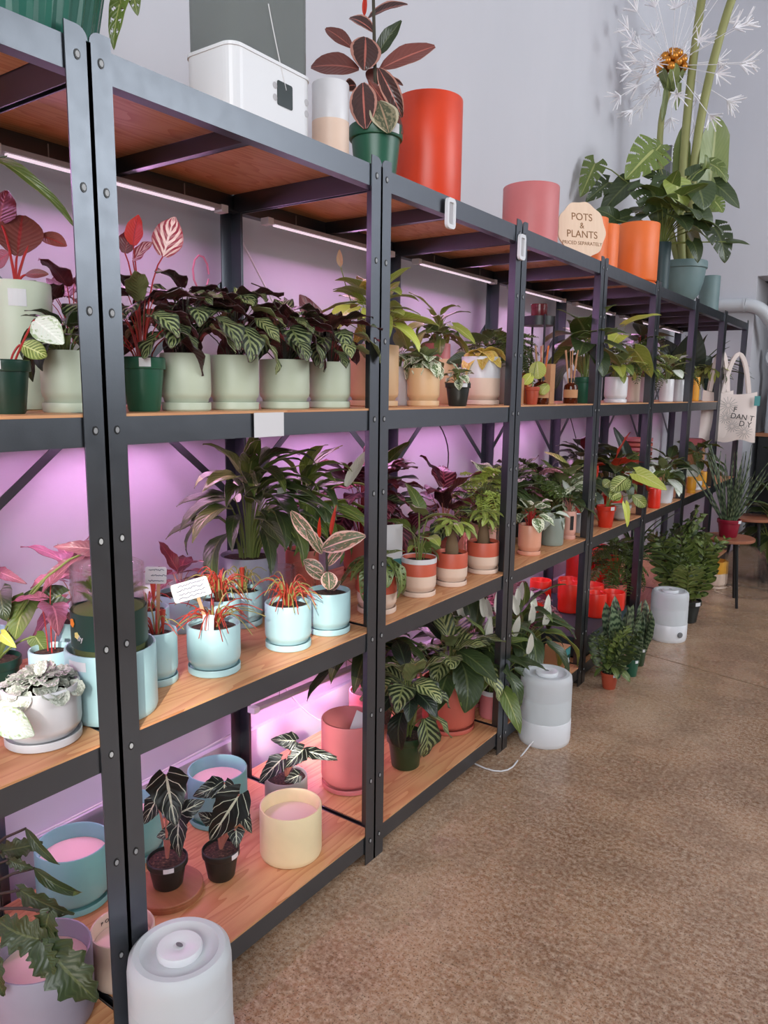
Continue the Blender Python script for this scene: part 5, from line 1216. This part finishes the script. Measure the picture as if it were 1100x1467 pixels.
R = thing('glass_cloche', 'clear plastic dome lying under the stools', 'cloche', (.30, 5.72, 0))
MB().lathe([(.17, 0), (.2, .004), (.2, .012), (.175, .014), (.165, .1), (.13, .26), (.06, .33), (0, .345), (0, .34), (.06, .325), (.125, .255), (.16, .1), (.17, 0)], 40).build('dome', 'clear_plastic', R); MB().lathe([(0, .345), (.014, .35), (.018, .365), (.01, .378), (0, .38)], 16).build('knob', 'clear_plastic', R)
R = PP('tall_plant', 'leafy plant in a black pot at the right edge beyond the stools', .40, 6.15, 0, .085, .16, 'nursery', 'black_plastic')
rosette(R, 'darkleaf', 22, .15, .45, .12, .18, .05, sr=.004, keys2=['midleaf', 'heart'])
R = PP('tall_plant', 'dark tall plant standing in the doorway behind the tote bags', .48, 6.9, 0, .12, .25, 'cyl', 'dark_teal')
rosette(R, 'broad_dark', 22, .24, .72, .16, .24, .06, sr=.006)
R = thing('dark_fill_cabinet', 'added black cabinet that darkens the back doorway', 'cabinet', (.75, 7.75, 0))  # added to make the area behind the stools dark
MB().prism(rounded(-.72, -.25, .72, .25, .01, 2), 2, .06, 1.02).build('carcass', 'black_metal', R)
MB().box((-.70, -.23, 0), (.70, .23, .06)).build('plinth', 'black_metal', R); MB().box((-.74, -.27, 1.02), (.74, .27, 1.05)).build('top', 'board_wood', R)
for q in (-1, 0, 1):
    dd = MB().box((q * .47 - .225, -.262, .08), (q * .47 + .225, -.251, 1.0)).build('door', 'black_metal', R); MB().tube([(q * .47 + .18, -.275, .5), (q * .47 + .18, -.275, .62)], .006, 6).build('handle', 'steel', dd)
R = PP('tall_plant', 'dark drooping plant on the black cabinet in the doorway', .45, 7.7, 1.05, .09, .16, 'cyl', 'terracotta')
rosette(R, 'broad_dark', 12, .15, .25, .14, .2, .05, sr=.004)
EP('small white pot on the black cabinet at the right edge', .75, 7.62, 1.05, .07, .15, 'cyl', 'white')
# tote bags
def tote(x, y, z, rz, w, h, lb, front, lean=.0):
    R = thing('tote_bag', lb, 'bag', (x, y, z), rz); R.rotation_euler = (lean, 0, rz)
    n, m_ = 12, 12; vs = []; fs = []
    for sd in (0, 1):
        for j in range(m_ + 1):
            for i in range(n + 1):
                u = i / n * 2 - 1; v = j / m_
                dep = (.012 + .016 * v) * (1 - u ** 4) * (1 - (v ** 6)) * (1 if sd else -1) + .010 * math.sin(u * 4 + v * 2.2 + (2 if front else 0)) * (.4 + v)
                vs.append((u * w / 2 * (.9 + .12 * v), dep, -v * h - .02 * (1 - u * u) * (1 - v) + .012 * math.sin(u * 5) * v))
    k = (n + 1) * (m_ + 1)
    for sd in (0, 1):
        for j in range(m_):
            for i in range(n):
                q = sd * k + j * (n + 1) + i; f = (q, q + 1, q + n + 2, q + n + 1); fs.append(f if sd else f[::-1])
    for j in range(m_):
        for i in (0, n):
            q = j * (n + 1) + i; fs.append((q, q + n + 1, q + n + 1 + k, q + k))
    for i in range(n):
        q = m_ * (n + 1) + i; fs.append((q, q + 1, q + 1 + k, q + k))
    MB().add(vs, fs, 0, True).build('bag_body', 'canvas', R)
    for sd in (-1, 1):
        pts = bez((-w * .27, sd * .012, -.01), (-w * .16, sd * .012, .26), (0, sd * .006, .27), 7) + bez((0, sd * .006, .27), (w * .16, sd * .012, .26), (w * .27, sd * .012, -.01), 7)[1:]
        mb = MB(); vv = []; ff = []
        for i, p in enumerate(pts):
            a = Vector(pts[min(i + 1, len(pts) - 1)]) - Vector(pts[max(i - 1, 0)]); a.normalize(); nn = Vector((-a.z, 0, a.x)) * .014
            vv += [p + nn + Vector((0, -.0015, 0)), p - nn + Vector((0, -.0015, 0)), p - nn + Vector((0, .0015, 0)), p + nn + Vector((0, .0015, 0))]
        for i in range(len(pts) - 1):
            for c in range(4):
                ff.append((i * 4 + c, i * 4 + (c + 1) % 4, i * 4 + 4 + (c + 1) % 4, i * 4 + 4 + c))
        ff += [(0, 1, 2, 3), tuple(len(vv) - 4 + c for c in range(4))]
        mb.add(vv, ff).build('strap', 'canvas', R)
    if front:
        for tx, xx, zz in (('F', -.01, -.13), ('DAN T', .045, -.185), ('D Y', .07, -.235)):
            text_mesh(tx, .055, 'ink', 'lettering', R, (xx, -.042, zz), (PI / 2, math.radians(8), 0), .0004)
    for cx, cz, rr in (((-.06, -.10, .07), (-.02, -.25, .05), (.07, -.29, .06)) if front else ((.05, -.2, .05),)):
        for q in range(15):
            a = q * 2 * PI / 15; MB().tube([(cx + math.cos(a) * .012, -.038, cz + math.sin(a) * .012), (cx + math.cos(a) * rr, -.036, cz + math.sin(a) * rr * .9)], .0011, 4).build('printed_petal', 'grey_plastic', R)
    return R
tote(-.02, 5.95, 1.42, .75, .26, .36, 'folded canvas tote bag hanging behind the printed one', False)
R = tote(.085, 6.02, 1.41, .55, .34, .36, 'cream canvas tote bag with flower print and black letters', True, .0)
MB().box((.12, -.045, -.10), (.16, -.042, -.03)).build('swing_tag', 'teal_print', R)
# pipes and small wall fittings
R = thing('drain_pipe', 'white plastic drain pipe with elbow on the far wall', 'pipe')
MB().tube([(-.45, 6.98, 2.135), (-.08, 6.98, 2.125)], .052, 20).build('straight_section', 'pipe_white', R)
MB().tube([(-.09, 6.98, 2.125), (-.075, 6.98, 2.125)], .057, 20).build('coupling', 'pipe_white', R)
MB().tube(bez((-.075, 6.98, 2.125), (.04, 6.98, 2.12), (.09, 7.06, 2.02), 8) + [Vector((.2, 7.3, 1.85))], .052, 20).build('elbow', 'pipe_white', R)
R = thing('waste_pipe', 'white vertical waste pipe with round cap in the doorway', 'pipe', (.12, 7.6, 0))
MB().tube([(0, 0, 0), (0, 0, 1.62)], .06, 20).build('pipe', 'pipe_white', R); MB().lathe([(0, 0), (.1, 0), (.1, .03), (.08, .06), (0, .06)], 28).build('round_cap', 'pipe_white', R, (0, -.09, 1.72), (PI / 2, 0, 0))
R = thing('wall_keypad', 'grey metal keypad box on the wall left of the dandelion', 'keypad', (-.62, 6.35, 3.18))
MB().box((0, -.06, -.1), (.05, .06, .1)).build('housing', 'grey_plastic', R); MB().box((.05, -.05, -.02), (.056, .05, .09)).build('face', 'plastic_white', R)
for i in range(3):
    for j in range(3):
        MB().box((.056, -.04 + i * .03, .0 + j * .03), (.06, -.02 + i * .03, .02 + j * .03)).build('key', 'ink', R)
R = thing('roller_shutter', 'dark roller box above the back doorway', 'shutter', (.6, 7.7, 2.26))
MB().tube([(-.55, 0, 0), (.55, 0, 0)], .09, 20).build('roller', 'dark_teal', R); MB().box((-.58, -.1, -.1), (-.55, .1, .1)).build('end_plate', 'black_metal', R)
# paper label on the beam, loose cords at the back
o = MB().box((0, 1.198, 1.2805), (.0012, 1.293, 1.335)).build('shelf_label', 'paper'); tag(o, 'blank white paper label on the upper shelf beam', 'label')
def cord(pts, r, mat_, lb):
    tag(MB().tube(pts, r, 6).build('cord', mat_), lb, 'cord', 'cords behind the shelves')
cord(bez((-.58, 1.72, 1.86), (-.58, 1.85, 1.7), (-.58, 2.05, 1.45), 8), .003, 'cable_white', 'grey cord slanting down the wall behind the calatheas')
cord(bez((-.585, 1.78, 1.72), (-.58, 1.95, 1.70), (-.58, 2.1, 1.55), 8), .002, 'stem_dark', 'thin dark wire crossing the wall above the last calathea')
cord([(-.56 + .0, 1.55 + .03 * math.cos(i * .6), 1.72 + .05 * math.sin(i * .6)) for i in range(11)], .003, 'rope_pink', 'pink looped cord hanging by the second back post')
cord(bez((-.59, .95, .215), (-.59, 1.3, .215), (-.59, 1.70, .235), 8), .003, 'cable_white', 'white cord lying along the baseboard behind the aqua pots')
cord(bez((-.585, 1.9, .34), (-.58, 2.1, .05), (-.5, 2.2, .12), 8) + bez((-.5, 2.2, .12), (-.4, 2.3, .2), (-.5, 2.3, .32), 6)[1:], .003, 'cable_white', 'white cord looping behind the tall rose pot')
cord(bez((-.58, 2.9, 1.27), (-.58, 3.1, 1.15), (-.57, 3.0, .98), 8), .003, 'black_metal', 'black cord drooping from the middle shelf, fourth bay')
cord(bez((-.58, 4.5, 1.27), (-.58, 4.6, 1.15), (-.57, 4.7, 1.0), 8), .003, 'black_metal', 'black cord drooping from the middle shelf, sixth bay')
for o in D.objects:
    if 'rim' in o:
        del o['rim']
